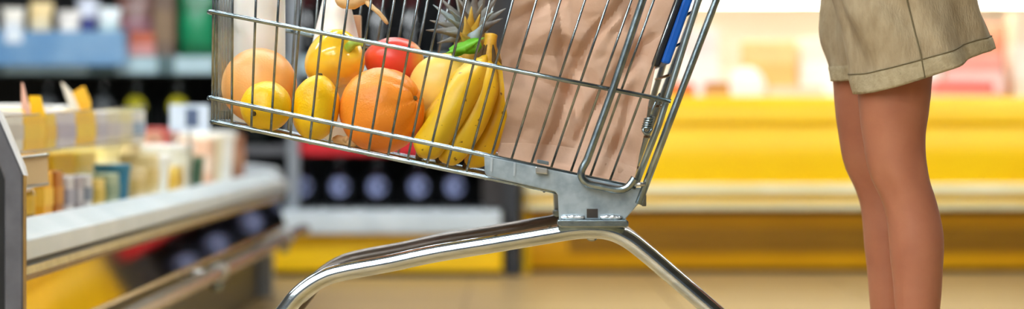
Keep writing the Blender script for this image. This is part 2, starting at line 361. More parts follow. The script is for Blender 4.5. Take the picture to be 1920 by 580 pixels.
for k, px in enumerate((440, 505, 575, 640, 710, 772, 836, 900)):
    bottle('very dark red-capped bottle, %s from the bright green bag along the upper rack shelf' % ORD[k], px, YG + .12, sh2, .056, .24, '#0b0d10', None, '#5e1218', 'red-capped dark bottles on the upper shelf')
# blue tray of bags on the upper shelf, far left
ty = YG - .06
tr = thing('blue_tray', 'blue plastic tray with white lettering-like marks full of bags on the upper shelf', 'tray', (X_(105, ty), ty + .15, sh2))
x0, x1 = X_(-90, ty), X_(236, ty); z0, z1 = Z_(92, ty), Z_(58, ty)
BT = mat('blue_tray', '#4d84b8', .35, 0, '#7ea6cb', 5)
obj('front_wall', G().box(x0, x1, ty, ty + .008, z0, z1), BT, tr, bevel=.002)
obj('back_wall', G().box(x0, x1, ty + .3, ty + .308, z0, z1), BT, tr, bevel=.002)
obj('side_wall', G().box(x0, x0 + .008, ty, ty + .3, z0, z1), BT, tr, bevel=.002)
obj('side_wall', G().box(x1 - .008, x1, ty, ty + .3, z0, z1), BT, tr, bevel=.002)
obj('tray_floor', G().box(x0, x1, ty, ty + .3, sh2, z0), BT, tr, bevel=.002)
obj('white_mark', G().box(X_(10, ty), X_(42, ty), ty - .002, ty, Z_(80, ty), Z_(56, ty)), plain('#dfe9f2'), tr, bevel=.001)
for k, (px, c1, c2, tx, yy, hh) in enumerate([
        (-30, '#dcd5c8', '#e9e4da', 'greyish white bag at the end of the blue tray', .1, .14), (25, '#e8e2d6', '#d7dfe8', 'off-white bag in the blue tray beside the yellowish bag', .13, .15),
        (78, '#e9cf97', '#f0e2c0', 'yellowish bag in the middle of the blue tray', .15, .17), (130, '#e3ddd6', '#f2efe9', 'plain white bag in the blue tray beside the navy-marked bag', .11, .14),
        (165, '#cdd2e0', '#3b3f86', 'white bag with navy mark in the blue tray', .2, .19), (205, '#dfe7ea', '#b8d2d6', 'bluish white bag at the inner end of the blue tray', .12, .15)]):
    pouch('bread_bag', tx, 'bag', X_(px, ty + yy), ty + yy, z0 + .001, .085, .08, hh, c1, c2, seed=20 + k)

# ------------------------------------------------------------------ display case on the left (runs away from the camera)
XF = -0.703; Y0, Y1 = 3.622, 7.85
dc = thing('display_case', 'low grey display case with white sill and mirror-like front panel', 'display case', (-1.1, 5.7, 0))
def run(name, poly, m, y0=Y0, y1=Y1, **k): return obj(name, G().prism(poly, y0, y1), m, dc, **k)
run('sill', [(XF - .06, .372), (XF - .05, .388), (XF - .012, .368), (XF, .364), (XF + .003, .334), (XF - .05, .334)], mat('white_sill', '#cbd3d3', .3, 0, '#d9dfdf', 6), bevel=.003)
run('sill_gap', [(XF - .03, .334), (XF - .006, .334), (XF - .006, .326), (XF - .03, .326)], BLACK)
run('silver_trim', [(XF - .03, .326), (XF + .004, .326), (XF + .006, .315), (XF - .03, .315)], STEEL)
run('copper_trim', [(XF - .03, .315), (XF + .006, .315), (XF - .002, .303), (XF - .03, .303)], mat('copper_trim', '#a5835f', .2, .9, '#b39372', 20), bevel=.002)
MIR = mat('mirror_panel', '#a3917f', .05, 1.0, '#c4ab94', 3)
run('mirror_panel', [(XF - .04, .303), (XF - .014, .303), (XF + .008, .226), (XF - .04, .226)], MIR)
run('panel_lip', [(XF - .05, .226), (XF + .010, .226), (XF + .014, .219), (XF - .05, .219)], mat('gold_lip', '#c7a868', .25, .8, '#d2b87c', 20), bevel=.001)
run('recess', [(XF - .4, .219), (XF - .075, .219), (XF - .075, .0), (XF - .4, .0)], mat('dark_recess', '#121315', .4, 0, '#191b1d', 12))
run('bumper_rail', [(XF + .06, .196), (XF + .078, .2), (XF + .084, .211), (XF + .078, .222), (XF + .06, .226), (XF + .052, .211)], mat('bronze_bumper', '#94846c', .2, .85, '#a6967d', 12), y0=Y0 + .1, smooth=True)
for y in (5.55, 7.2):
    jn = obj('bumper_bracket', G().box(XF - .075, XF + .056, y - .02, y + .02, .2, .216), STEEL, dc, bevel=.003)
    obj('bumper_joint', G().tube([(XF + .066, y - .03, .211), (XF + .066, y + .03, .211)], .021, 16), STEEL, jn, smooth=True)
    obj('bracket_bolt', G().ball((XF + .062, y, .183), lambda d: d * .014, 14, 10), CHROME, jn, smooth='all')
run('deck', [(XF - .05, .372), (XF - .05, .36), (-1.5, .36), (-1.5, .372)], WHITE)
run('back_panel', [(-1.47, .36), (-1.5, .36), (-1.5, .50), (-1.47, .50)], mat('case_back', '#c9c6bb', .5, 0, '#d3d0c6', 4))
obj('glass_shelf', G().box(-1.47, -.815, 3.84, 5.62, .481, .487), clear('shelf_glass', '#d5e2de', 0.06), dc)
obj('case_base', G().box(-1.5, XF - .38, Y0, Y1, 0, .36), GREY, dc)
obj('far_end_panel', G().prism([(-1.5, 0), (XF - .03, 0), (XF - .03, .3), (XF + .02, .34), (XF - .02, .40), (-1.5, .50)], Y1, Y1 + .04), mat('silver_end', '#9a9da0', .35, .4, '#a8abad', 12), dc, bevel=.004)
# near end frame: grey profile with a slanted shoulder, black infill, brass edge
ye = 3.60
def q2(px, py): return (X_(px, ye), Z_(py, ye))
obj('end_infill', G().prism([(-1.5, .0), q2(9, 690), q2(9, 338), q2(-14, 252), (-1.5, .55)], ye + .012, ye + .04), BLACK, dc)
obj('end_frame', G().prism([q2(8, 690), q2(43, 690), q2(43, 328), q2(39, 318), q2(2, 232), q2(-26, 175), q2(-52, 175), q2(-30, 235), q2(8, 338)], ye, ye + .018), mat('end_grey', '#5a5a5f', .38, .25, '#66666b', 30), dc, bevel=.003)
obj('brass_edge', G().prism([q2(43, 690), q2(45, 690), q2(45, 329), q2(43, 328)], ye + .002, ye + .019), mat('brass_edge', '#a58650', .3, .7, '#b39560', 20), dc)
obj('white_edge', G().prism([q2(43, 328), q2(48, 330), q2(44, 314), q2(8, 228), q2(-20, 172), q2(-26, 175), q2(2, 232), q2(39, 318)], ye + .002, ye + .019), mat('pale_edge', '#d4d5d6', .3, .2, '#dedfe0', 20), dc)
# acrylic fence in front of the upper shelf, with a printed strip
fc = [Vector(p) for p in ((-.785, 3.93, .4835), (-.785, 5.47, .503), (-.785, 5.47, .571), (-.785, 3.93, .542))]
th = Vector((.003, 0, 0))
af = obj('acrylic_fence', G().hexa([fc[0]-th, fc[0], fc[1], fc[1]-th, fc[3]-th, fc[3], fc[2], fc[2]-th]), ACRYL, dc)
GL = mat('acrylic_edge', '#b8aea2', .15, .5, '#c9c0b4', 20)
obj('fence_edge', G().tube([fc[0], fc[1]], .0022, 8), GL, af); obj('fence_edge', G().tube([fc[3], fc[2]], .0018, 8), GL, af)
# tan ticket holder near the end frame
yt = 3.86
tk = thing('ticket_holder', 'tan price ticket holder with two silver lines beside the case end', 'price ticket', P(63, 352, yt))
obj('card', G().hexa([P(33, 352, yt), P(91, 344, yt + .03), P(91, 344, yt + .034), P(33, 352, yt + .004), P(33, 297, yt), P(89, 290, yt + .03), P(89, 290, yt + .034), P(33, 297, yt + .004)]), mat('tan_card', '#c8a878', .5, 0, '#d1b388', 10), tk)
for a, b in ((297, 290), (353, 345)):
    obj('silver_rail', G().tube([P(33, a, yt - .002), P(91, b, yt + .028)], .0022, 8), STEEL, tk)
obj('bracket', G().tube([P(60, 300, yt + .02), Vector((-.83, yt + .05, .484))], .003, 8), STEEL, tk)

# goods on the glass shelf
uz = .4875; ux = -.845
def fence_y(px): return .80 * F / (960 - px)
up = [ # pixel span seen through the fence, height, colours, text
 (-40, 3, .066, '#ded8d2', '#b9b3c2', 'white and lilac carton on the glass shelf next the case end'),
 (5, 46, .066, '#e6e1d8', '#c9c2bd', 'white carton with grey print between the lilac carton and the flapped yellow one'),
 (48, 87, .068, '#f6c200', '#f8c90c', 'yellow carton with pinkish flap standing open on the glass shelf'),
 (89, 107, .064, '#f3cb38', '#f0bd18', 'lemon yellow carton between the two open flapped cartons'),
 (109, 144, .068, '#d3ccd2', '#b5acbf', 'lilac grey carton on the glass shelf beside the lemon yellow carton'),
 (146, 181, .07, '#f6c304', '#f8cc20', 'yellow carton with white flap standing open on the glass shelf'),
 (183, 204, .07, '#dcd6d6', '#bdb5c2', 'white carton with violet print behind the white-flapped carton'),
 (206, 228, .072, '#e0d6b8', '#cfc4c4', 'cream carton with pale pink print on the glass shelf'),
 (230, 250, .074, '#e6d9a0', '#d6ccb8', 'pale yellow carton on the glass shelf beside the cream one'),
 (252, 274, .074, '#dedad0', '#7f9cba', 'white carton with blue corner print on the glass shelf')]
for pa_, pb_, hh, c1, c2, tx in up:
    ya, yb = fence_y(pa_), fence_y(pb_)
    t = carton('cheese_carton', tx, 'carton', -.837, (ya + yb) / 2, uz, .07, yb - ya, hh, c1, c2)
    def flap(name, pts, Y, m):
        n_ = Vector((0, .0016, 0)); p_ = [P(a, b, Y) for a, b in pts]
        k_ = len(p_); obj(name, G().add(p_ + [q + n_ for q in p_], [tuple(range(k_ - 1, -1, -1)), tuple(range(k_, 2 * k_))] + [(i, (i + 1) % k_, (i + 1) % k_ + k_, i + k_) for i in range(k_)]), m, t)
    if 'pinkish' in tx:
        flap('flap', [(40, 154), (44, 158), (58, 212), (50, 218), (40, 206)], ya + .004, plain('#d6a48c'))
        flap('flap', [(54, 180), (76, 180), (86, 217), (58, 218)], ya + .05, plain('#f6c200'))
    if 'white flap' in tx:
        flap('flap', [(114, 154), (120, 157), (134, 172), (149, 205), (147, 212), (128, 196)], ya + .004, plain('#e3dcc6'))
        flap('flap', [(134, 174), (158, 161), (170, 190), (171, 212), (149, 212)], ya + .05, plain('#f4bf2e'))
for y, c1, c2, tx in ((4.22, '#d98a2c', '#c2571d', 'rust orange carton in the rear row on the glass shelf'), (4.62, '#e08b26', '#c9611b', 'orange and rust carton in the rear row behind the lilac grey carton'),
                      (5.0, '#f2efe8', '#e2ded4', 'white box lying in the rear row on the glass shelf'), (5.35, '#f4f2ec', '#e6e4de', 'broad white box at the far end of the rear row')):
    carton('cheese_carton', tx, 'carton', ux - .13, y, uz, .12, .22, .083 if y > 4.8 else .07, c1, c2)
# second price card on a stem further along
yk = 5.95
pc = thing('price_card', 'pale blue price card with dark square on the display case', 'price card', P(355, 262, yk))
obj('card', G().box(X_(318, yk), X_(392, yk), yk, yk + .004, Z_(246, yk), Z_(196, yk)), mat('card_blue', '#c3cfdf', .4, 0, '#cfd9e6', 20), pc)
obj('dark_square', G().box(X_(348, yk), X_(372, yk), yk - .0015, yk, Z_(238, yk), Z_(204, yk)), plain('#4b5a77'), pc)
obj('stem', G().tube([P(355, 246, yk + .006), Vector((X_(355, yk), yk + .006, .372))], .004, 8), STEEL, pc)
# goods on the deck: front row and a taller row behind
dk = .3735
low = [ # (kind, y, size along Y, height, colour, second colour, text)
 ('c', 3.98, .06, .075, '#dfe6dc', '#aeb89c', 'pale green slim pack on the case deck next the case end'),
 ('j', 4.08, .055, .085, '#8a6a2f', '#caa24c', 'olive brown jar on the case deck behind the tan ticket'),
 ('j', 4.17, .055, .088, '#9c7422', '#d8a93a', 'mustard jar beside the olive brown jar on the deck'),
 ('c', 4.28, .08, .1, '#e7a51c', '#f0bd3e', 'amber pack on the case deck beside the mustard jar'),
 ('c', 4.39, .06, .1, '#b36a1e', '#cd8a35', 'brown pack between the amber pack and the grey-white pack'),
 ('c', 4.50, .07, .085, '#c9c3c0', '#9a98a4', 'grey-white slim pack on the deck beside the brown pack'),
 ('c', 4.60, .06, .083, '#a59a9c', '#b7b2b4', 'mauve grey slim pack on the deck'),
 ('c', 4.70, .06, .084, '#d4cfc9', '#7f8792', 'white pack with slate print next the mauve grey pack'),
 ('c', 4.83, .09, .07, '#dcc06a', '#c7a944', 'straw yellow low pack on the deck'),
 ('c', 4.99, .12, .08, '#9fae8e', '#82987d', 'sage green pack beside the teal tub on the deck'),
 ('t', 5.17, .075, .1, '#2f7590', '#3f88a3', 'teal blue tub standing on the deck'),
 ('c', 5.36, .13, .085, '#ddc794', '#cbb06c', 'sand coloured pack beside the teal tub'),
 ('c', 5.56, .12, .12, '#e3cf97', '#d9be78', 'tall buff pack on the deck beyond the sand coloured pack'),
 ('t', 5.78, .11, .09, '#e9e6da', '#f2f0e8', 'small white tub on the deck beside the mustard yellow pack'),
 ('c', 5.98, .12, .06, '#d8b552', '#caa03a', 'mustard yellow low pack on the deck under the price card'),
 ('t', 6.2, .13, .11, '#dedbc9', '#ecebe2', 'ivory tub on the deck between the mustard pack and the bottle green tub'),
 ('t', 6.42, .09, .08, '#3d5a45', '#57725a', 'bottle green tub on the deck'),
 ('c', 6.62, .14, .12, '#e3b898', '#edd3bb', 'salmon pink pack on the deck beside the bottle green tub'),
 ('t', 6.85, .14, .13, '#e8ddb9', '#efe7ce', 'pale straw tub on the deck beside the salmon pink pack'),
 ('t', 7.14, .16, .14, '#eeece4', '#f6f5ef', 'large white tub near the far end of the deck'),
 ('c', 7.35, .14, .13, '#9c6a50', '#b48468', 'brown pack by the far end panel of the case')]
for kd, y, wd, hh, c1, c2, tx in low:
    x = -.80; hh = hh * .78 if y < 5.7 else hh
    if kd == 'c': carton('deck_pack', tx, 'pack', x - .01, y, dk, .07, wd, hh, c1, c2)
    elif kd == 't': tub('deck_tub', tx, 'tub', -.77 - wd * .5, y, dk, wd * .5, hh, c1, c2)
    else: jar('deck_jar', tx, 'jar', x - .005, y, dk, wd * .5, hh, c1, '#d9c9a0', c2)
for y, c1, c2, tx, hh in ((4.35, '#efb912', '#e3a713', 'golden yellow carton in the rear row on the deck next the case end', .098), (4.62, '#f0b90f', '#e9ad08', 'saturated yellow carton in the rear row behind the mauve grey pack', .1), (4.91, '#f2b606', '#eca904', 'deep yellow carton in the rear row behind the straw yellow low pack', .1),
        (5.2, '#f3ba0a', '#f6c52c', 'bright yellow carton in the rear row behind the teal tub', .1), (5.49, '#f3cd4c', '#f0d98a', 'pale gold carton in the rear row under the far end of the glass shelf', .1),
        (5.85, '#ecd88c', '#efe2b0', 'pale yellow carton in the rear row behind the price card', .12), (6.2, '#dcc48a', '#e6d6ac', 'tan carton in the rear row behind the ivory tub', .12),
        (6.55, '#dd9f80', '#e9bfa8', 'peach pink carton in the rear row behind the salmon pack', .14), (6.895, '#b64a44', '#d98d80', 'brick red carton in the rear row behind the straw tub', .15)):
    carton('deck_carton', tx, 'carton', -.975, y, dk, .13, .25, hh, c1, c2)

# ------------------------------------------------------------------ shopping cart
def yn(px): return 3.242 + (px - 400) / 850 * (3.175 - 3.242)       # near side of the basket (it tapers towards the front)
def yf(X):                                                        # far side at the same length along the cart
    s = (X + .3805) / .57; return 3.480 + s * .05
cart = thing('shopping_cart', 'steel wire shopping cart holding fruit and a brown paper bag', 'shopping cart', (0.02, 3.36, 0))
def ybot(px): return 226 + (px - 398) * .2047
TOPX = [400, 436, 480, 522.5, 565, 609.6, 652.7, 696, 739, 784, 828, 875, 919, 962, 1006, 1051, 1097, 1141, 1184, 1226, 1270]
YR = -185.0                                                        # rim row
rimN, rimF, botN, botF = [], [], [], []
for i, tx in enumerate(TOPX):
    bx = 398 + 36.6 * i; by = ybot(bx); Y = yn(bx)
    dx = (tx - bx) / (0 - by)                                      # slope per row
    b = P(bx, by, Y); tp = P(bx + dx * (YR - by), YR, Y)
    botN.append(b); rimN.append(tp)
    obj('side_wire', G().tube([b, tp], .0016, 8), WIRE, cart, smooth='all')
    f1, f2 = Vector((b.x, yf(b.x), b.z)), Vector((tp.x, yf(b.x), tp.z))
    botF.append(f1); rimF.append(f2)
    obj('side_wire', G().tube([f1, f2], .0016, 8), WIRE, cart, smooth='all')
def near_line(pts): return [P(x, y, yn(x) - .0055) for x, y in pts]
def rail(name, ptsN, r, m):                                        # runs along the near side, round the front and back along the far side
    N = near_line(ptsN); Fr = []
    for p in N: Fr.append(Vector((p.x, yf(p.x) + .0055, p.z)))
    c = N[0]; d = Fr[0]
    path = list(reversed(N)) + [c + Vector((-.004, .006, 0)), d + Vector((-.004, -.006, 0))] + Fr
    obj(name, G().tube(path, r, 10), m, cart, smooth='all')
rail('basket_rail', [(397, 22), (700, 80.5), (1000, 139), (1258, 190)], .0030, CHROME)
rail('basket_rail', [(397, 184), (640, 235), (905, 290), (1192, 353)], .0032, CHROME)
rail('bottom_rail', [(402, 229), (640, 278), (911, 333), (1176, 387)], .0030, CHROME)
obj('basket_rim', G().tube(list(reversed(rimN)) + rimF, .005, 10), CHROME, cart, smooth='all')
for k in range(1, 7):                                              # front grid
    t = k / 7; a = botN[0].lerp(botF[0], t); b = rimN[0].lerp(rimF[0], t)
    obj('front_wire', G().tube([a, b], .00185, 8), WIRE, cart, smooth='all')
for k in range(1, 9):                                              # floor grid, lengthwise
    t = k / 9; obj('floor_wire', G().tube([botN[0].lerp(botF[0], t), botN[-1].lerp(botF[-1], t)], .0018, 8), WIRE, cart, smooth='all')
for i in range(2, 21, 3):
    d = Vector((0, 0, -.0036)); obj('cross_wire', G().tube([botN[i] + d, botF[i] + d], .0020, 8), WIRE, cart, smooth='all')
FP = clear('front_plastic', '#dfe6e8', 0.09)
x0 = botN[0].x + .006
obj('front_panel', G().box(x0, x0 + .003, 3.255, 3.467, botN[0].z + .012, .70), FP, cart, bevel=.0008)

YB = 3.172                                                         # outer face of the near bracket
def pz(px, py, Y=YB): return (X_(px, Y), Z_(py, Y))
def bracket(y0, y1, near):
    outline = [pz(908, 292), pz(1190, 352), pz(1206, 352), pz(1208, 368), pz(1196, 384), pz(1172, 412), pz(1048, 412), pz(1046, 366), pz(1041, 360), pz(1000, 351), pz(914, 331), pz(909, 325)]
    o = obj('side_bracket', G().prism(outline, y0, y1), ZINC, cart, bevel=.0012)
    s = -1 if near else 1; f = y0 if near else y1
    def d(a): return sorted((f, f + s * a))
    a, b = d(.0005); sl = G().prism([pz(1100, 392), pz(1121, 392), pz(1121, 409), pz(1100, 409)], a, b); obj('slot', sl, mat('slot_dark', '#3a332d', .6, .2, '#4a423a', 30), o)
    a, b = d(.006)
    if near:
        for xa, xb, sd in ((1052, 1096, 1), (1125, 1166, 2)):      # lumpy weld beads
            R = []
            for k in range(14):
                t = k / 13; c = P(xa + (xb - xa) * t, 408 + 2 * noise.noise(Vector((k * .7, sd, 0))), f)
                rr = .0042 * math.sin(math.pi * (0.08 + .84 * t)) ** .4 * (1 + .35 * noise.noise(Vector((k * .9, sd * 7, 3))))
                R.append([c + Vector((0, math.cos(2*math.pi*j/10) * .006, math.sin(2*math.pi*j/10) * rr)) for j in range(10)])
            obj('weld_bead', G().rings(R), mat('weld_silver', '#dfe5e8', .25, .9, '#f2f5f6', 90, bump=.3), o, smooth='all')
        for xa in (920, 963):
            a2, b2 = d(.0012); obj('weld_mark', G().prism([pz(xa, 296 + (xa-920)*.2), pz(xa + 4, 297 + (xa-920)*.2), pz(xa + 3, 322 + (xa-920)*.2), pz(xa - 1, 321 + (xa-920)*.2)], a2, b2), mat('weld_streak', '#b4c0c7', .4, .7, '#c2cdd3', 60), o)
        a2, b2 = d(.008); cl = obj('bracket_clip', G().prism([pz(1004, 312), pz(1027, 316), pz(1027, 327), pz(1004, 325)], a2, b2), STEEL, o, bevel=.0015)
        obj('clip_tab', G().prism([pz(1007, 299), pz(1029, 303), pz(1029, 310), pz(1007, 306)], *d(.006)), mat('dark_zinc', '#6d7b84', .35, .8, '#7d8b94', 60), cl, bevel=.001)
    return o
bkt = bracket(YB, YB + .004, True)
bracket(3.545, 3.549, False)
# saddle plates and the chassis tubes
tubepts = [(412, 905), (416, 860), (438, 765), (486, 655), (537, 581), (566, 548), (604, 523), (645, 510), (730, 494), (815, 476), (930, 457), (1031, 440), (1075, 433), (1110, 431), (1145, 435), (1178, 450), (1212, 476), (1247, 506), (1342, 588), (1398, 640), (1430, 712), (1440, 800), (1440, 905)]
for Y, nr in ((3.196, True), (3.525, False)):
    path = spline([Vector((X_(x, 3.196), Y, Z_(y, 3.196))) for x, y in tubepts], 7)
    tb = obj('chassis_tube', G().tube(path, .0112, 24), TUBE if nr else mat('shaded_chassis_tube', '#5d5650', .32, .85, '#6a625b', 30), cart, smooth='all')  # far tube: under-basket shade put into a darker metal colour
    sy0, sy1 = (YB - .012, YB + .035) if nr else (3.512, 3.556)
    o = obj('saddle_plate', G().prism([pz(1046, 412), pz(1175, 412), pz(1178, 417), pz(1178, 424), pz(1172, 426), pz(1052, 426), pz(1045, 422)], sy0, sy1), CHROME, cart, bevel=.0015)
    # casters (front swivel, rear fixed)
    for px, rear in ((412, False), (1440, True)):
        X = X_(px, 3.196); xo = X + (.0 if rear else .028)
        ca = obj('caster_fork', G().prism([(X - .018, .135), (X + .018, .135), (xo + .02, .062), (xo + .012, .045), (xo - .012, .045), (xo - .02, .062)], Y - .022, Y - .018)
                 .prism([(X - .018, .135), (X + .018, .135), (xo + .02, .062), (xo + .012, .045), (xo - .012, .045), (xo - .02, .062)], Y + .018, Y + .022)
                 .box(X - .018, X + .018, Y - .022, Y + .022, .13, .137), STEEL, cart)
        M = Matrix.Rotation(math.pi / 2, 3, 'X')
        obj('wheel', G().lathe([(.02, -.014), (.046, -.014), (.052, -.009), (.052, .009), (.046, .014), (.02, .014)], (xo, Y, .052), 32, M), RUBBER, ca, smooth=True)
        obj('axle', G().tube([(xo, Y - .026, .052), (xo, Y + .026, .052)], .006, 12), STEEL, ca)
# cross members so that the two sides hold together
for px, py in ((1110, 440), (560, 560)):
    p = P(px, py, 3.196); obj('cross_member', G().tube([Vector((p.x, 3.2, p.z)), Vector((p.x, 3.52, p.z))], .009, 16), TUBE, cart, smooth='all')
obj('under_plate', G().hexa([Vector((X_(1046, YB) , 3.2, Z_(364, YB))), Vector((X_(1050, YB), 3.2, Z_(364, YB))), Vector((X_(1050, YB), 3.54, Z_(364, YB))), Vector((X_(1046, YB), 3.54, Z_(364, YB)))] +
    [Vector((X_(1046, YB), 3.2, Z_(354, YB))), Vector((X_(1050, YB), 3.2, Z_(354, YB))), Vector((X_(1050, YB), 3.54, Z_(354, YB))), Vector((X_(1046, YB), 3.54, Z_(354, YB)))]), ZINC, cart)
# thick hooked support bar on each side
hook = [(1276, -185), (1205, 0), (1150, 165), (1101, 300), (1090, 322), (1093, 337), (1106, 346), (1130, 351), (1156, 356), (1172, 354), (1182, 346), (1190, 334)]
for Y, nr in ((3.162, True), (3.562, False)):
    pts = [Vector((X_(x, 3.162), Y, Z_(y, 3.162))) for x, y in hook]
    obj('support_bar', G().tube(pts[:3] + spline(pts[3:], 6), .0049, 14), CHROME, cart, smooth='all')
# rear: push-bar posts, gate posts, handle
post = [(1197, 383), (1258, 222), (1343, 0), (1526, -472)]
for Y in (3.166, 3.558):
    pts = [Vector((X_(x, 3.166), Y, Z_(y, 3.166))) for x, y in post]
    ps = obj('push_bar_post', G().tube(pts, .0046, 14), CHROME, cart, smooth='all')
    if Y < 3.3:
        obj('post_bolt', G().tube([P(1190, 346, 3.163), P(1210, 346, 3.163)], .0028, 10), STEEL, ps, smooth='all')
        obj('post_tab', G().prism([pz(1203, 366), pz(1213, 366), pz(1213, 388), pz(1205, 388)], 3.185, 3.2), mat('tab_grey', '#77796f', .5, .5, '#85877d', 40), ps, bevel=.001)
hd = Vector((X_(1526, 3.166), 3.166, Z_(-472, 3.166)))
obj('handle', G().tube([hd, Vector((hd.x, 3.558, hd.z))], .013, 20), BLUE, cart, smooth='all')
gate = [(1192, 346), (1236, 232), (1309, 0), (1366, -185)]
gp = []
for Y in (3.186, 3.535):
    pts = [Vector((X_(x, 3.186), Y, Z_(y, 3.186))) for x, y in gate]; gp.append(pts)
    obj('gate_post', G().tube(pts, .0042, 12), mat('gate_zinc', '#93a3a6', .28, .9, '#a9b8ba', 40), cart, smooth='all')
for k in range(9):
    t = (k + .5) / 9; a = gp[0][0].lerp(gp[0][3], t); b = gp[1][0].lerp(gp[1][3], t)
    obj('gate_wire', G().tube([a, b], .0018, 8), WIRE, cart, smooth='all')
def slab(name, a, b, wd, y0, y1, m, bev):                           # a slanted board seen on edge: a, b are rows along its left edge
    (xa, ya), (xb, yb) = a, b; w2 = wd
    g = G().prism([pz(xa, ya, 3.2), pz(xa + w2, ya + 3, 3.2), pz(xb + w2, yb + 3, 3.2), pz(xb, yb, 3.2)], y0, y1)
    return obj(name, g, m, cart, bevel=bev)
bs = slab('child_seat_flap', (1346, -185), (1239, 118), 17, 3.2, 3.51, BLUE, .003)
slab('gate_shade_slab', (1331, -185), (1222, 122), 15, 3.206, 3.515, BLACK, .002)  # black slab standing in for the dark shade inside the gate
# small coil spring at the gate hinge
cp = []
for k in range(61):
    t = k / 60; a = t * 2 * math.pi * 5; c = P(1212 + 6 * t, 243 - 22 * t, 3.178); cp.append(c + Vector((math.cos(a) * .0056, math.sin(a) * .0056, 0)))
hs = obj('hinge_spring', G().tube(cp, .0015, 6), CHROME, cart, smooth='all')
obj('spring_arm', G().tube([P(1219, 222, 3.176), P(1224, 205, 3.176), P(1233, 182, 3.176), P(1238, 176, 3.178)], .0018, 8), CHROME, hs, smooth='all')
obj('hinge_loop', G().tube(spline([P(1209, 238, 3.176), P(1206, 246, 3.174), P(1213, 250, 3.174), P(1221, 244, 3.176), P(1220, 234, 3.176)], 5), .0018, 8), CHROME, hs, smooth='all')

# ------------------------------------------------------------------ groceries in the cart
def floor_z(x): return botN[0].z + (x - botN[0].x) * (botN[-1].z - botN[0].z) / (botN[-1].x - botN[0].x) + .002
def R3(ax, ang): return Matrix.Rotation(math.radians(ang), 3, ax)
def citrus(name, label, cat, px, py, Y, r, stops, axis, stretch=1.0, grooves=0, seed=0, bumpy=.25):
    c = P(px, py, Y); rot = Vector((0, 0, 1)).rotation_difference(Vector(axis)).to_matrix()
    def fn(d):
        th = math.acos(max(-1, min(1, d.z))); ph = math.atan2(d.y, d.x)
        k = 1 - .10 * math.exp(-(th / .16) ** 2) - .03 * math.exp(-((math.pi - th) / .12) ** 2)
        if grooves: k -= .06 * math.sin(th) ** .5 * math.exp(-th / 1.5) * max(0, math.cos(grooves * ph + .6 * th)) ** 4
        k += .012 * noise.noise(d * 2 + Vector((seed, 0, 0)))
        return rot @ Vector((d.x * r * k, d.y * r * k, d.z * r * k * stretch))
    t = thing(name, label, cat, c - Vector((0, 0, r)))
    m = two_tone('peel_' + name + str(seed), stops, (-.3, -.45, .85), (-r * 2 + r, r + r), rough=.36, nscale=18, namt=.3, bump=bumpy, bscale=420, sss=.12)
    obj('peel', G().ball(c, fn, 56, 40), m, t, smooth='all')
    tip = c + rot @ Vector((0, 0, r * stretch * .90)); ax = rot @ Vector((0, 0, 1))
    obj('stem_scar', G().tube([tip - ax * .002, tip + ax * .0028], [r * .075, r * .05], 10), mat('dry_stem', '#5b4a26', .8, 0, '#79683a', 80), t, smooth=True)
    return t
citrus('grapefruit', 'pale peach grapefruit at the front end of the cart behind a lemon', 'grapefruit', 486, 161, 3.348, .0495, [(0, '#ee9a44'), (.5, '#f4ab58'), (1, '#f8ba74')], (-.2, .6, .75), seed=3)
citrus('orange', 'large orange with creased peel between the lemon and the bananas', 'orange', 716, 207, 3.302, .0555, [(0, '#f07c12'), (.5, '#f58a1e'), (1, '#f79a34')], (.86, -.42, .30), grooves=7, seed=11, bumpy=.35)
def lemon(label, px, py, Y, r, length, axis, seed):
    c = P(px, py, Y); rot = Vector((0, 0, 1)).rotation_difference(Vector(axis)).to_matrix(); R = []; n = 36
    half = length / 2
    for i in range(31):
        s = -1 + 2 * i / 30; u = abs(s)
        rad = r * max(0.0, (1 - (u * 1.04) ** 2.3)) ** .55 if u < .93 else 0
        nip = r * .30 * max(0, 1 - ((u - .86) / .14) ** 2) ** .5 if u > .72 else 0
        rad = max(rad, nip, .0006)
        R.append([c + rot @ (Vector((math.cos(2*math.pi*k/n) * rad, math.sin(2*math.pi*k/n) * rad, s * half))
                  * (1 + .02 * noise.noise(Vector((math.cos(2*math.pi*k/n), math.sin(2*math.pi*k/n), s * 2 + seed)) * 1.6))) for k in range(n)])
    t = thing('lemon', label, 'lemon', c - Vector((0, 0, r)))
    obj('peel', G().rings(R), mat('lemon_peel', '#f3bd08', .34, 0, '#f8cb1c', 16, bump=.4, bscale=330, sss=.12), t, smooth='all')
    tip = rot @ Vector((0, 0, 1)); e = c + tip * half * .99
    obj('stem_scar', G().tube([e - tip * .0015, e + tip * .0015], [.004, .0028], 8), mat('lemon_scar', '#4a3c14', .8, 0, '#6a5824', 60), t, smooth=True)
lemon('round lemon lying with its dark tip towards the front of the cart', 499, 200, 3.278, .0322, .072, (-.36, -.90, -.26), 1)
lemon('tall lemon standing on end beside the large orange', 592, 203, 3.292, .0305, .089, (.13, -.12, .98), 5)
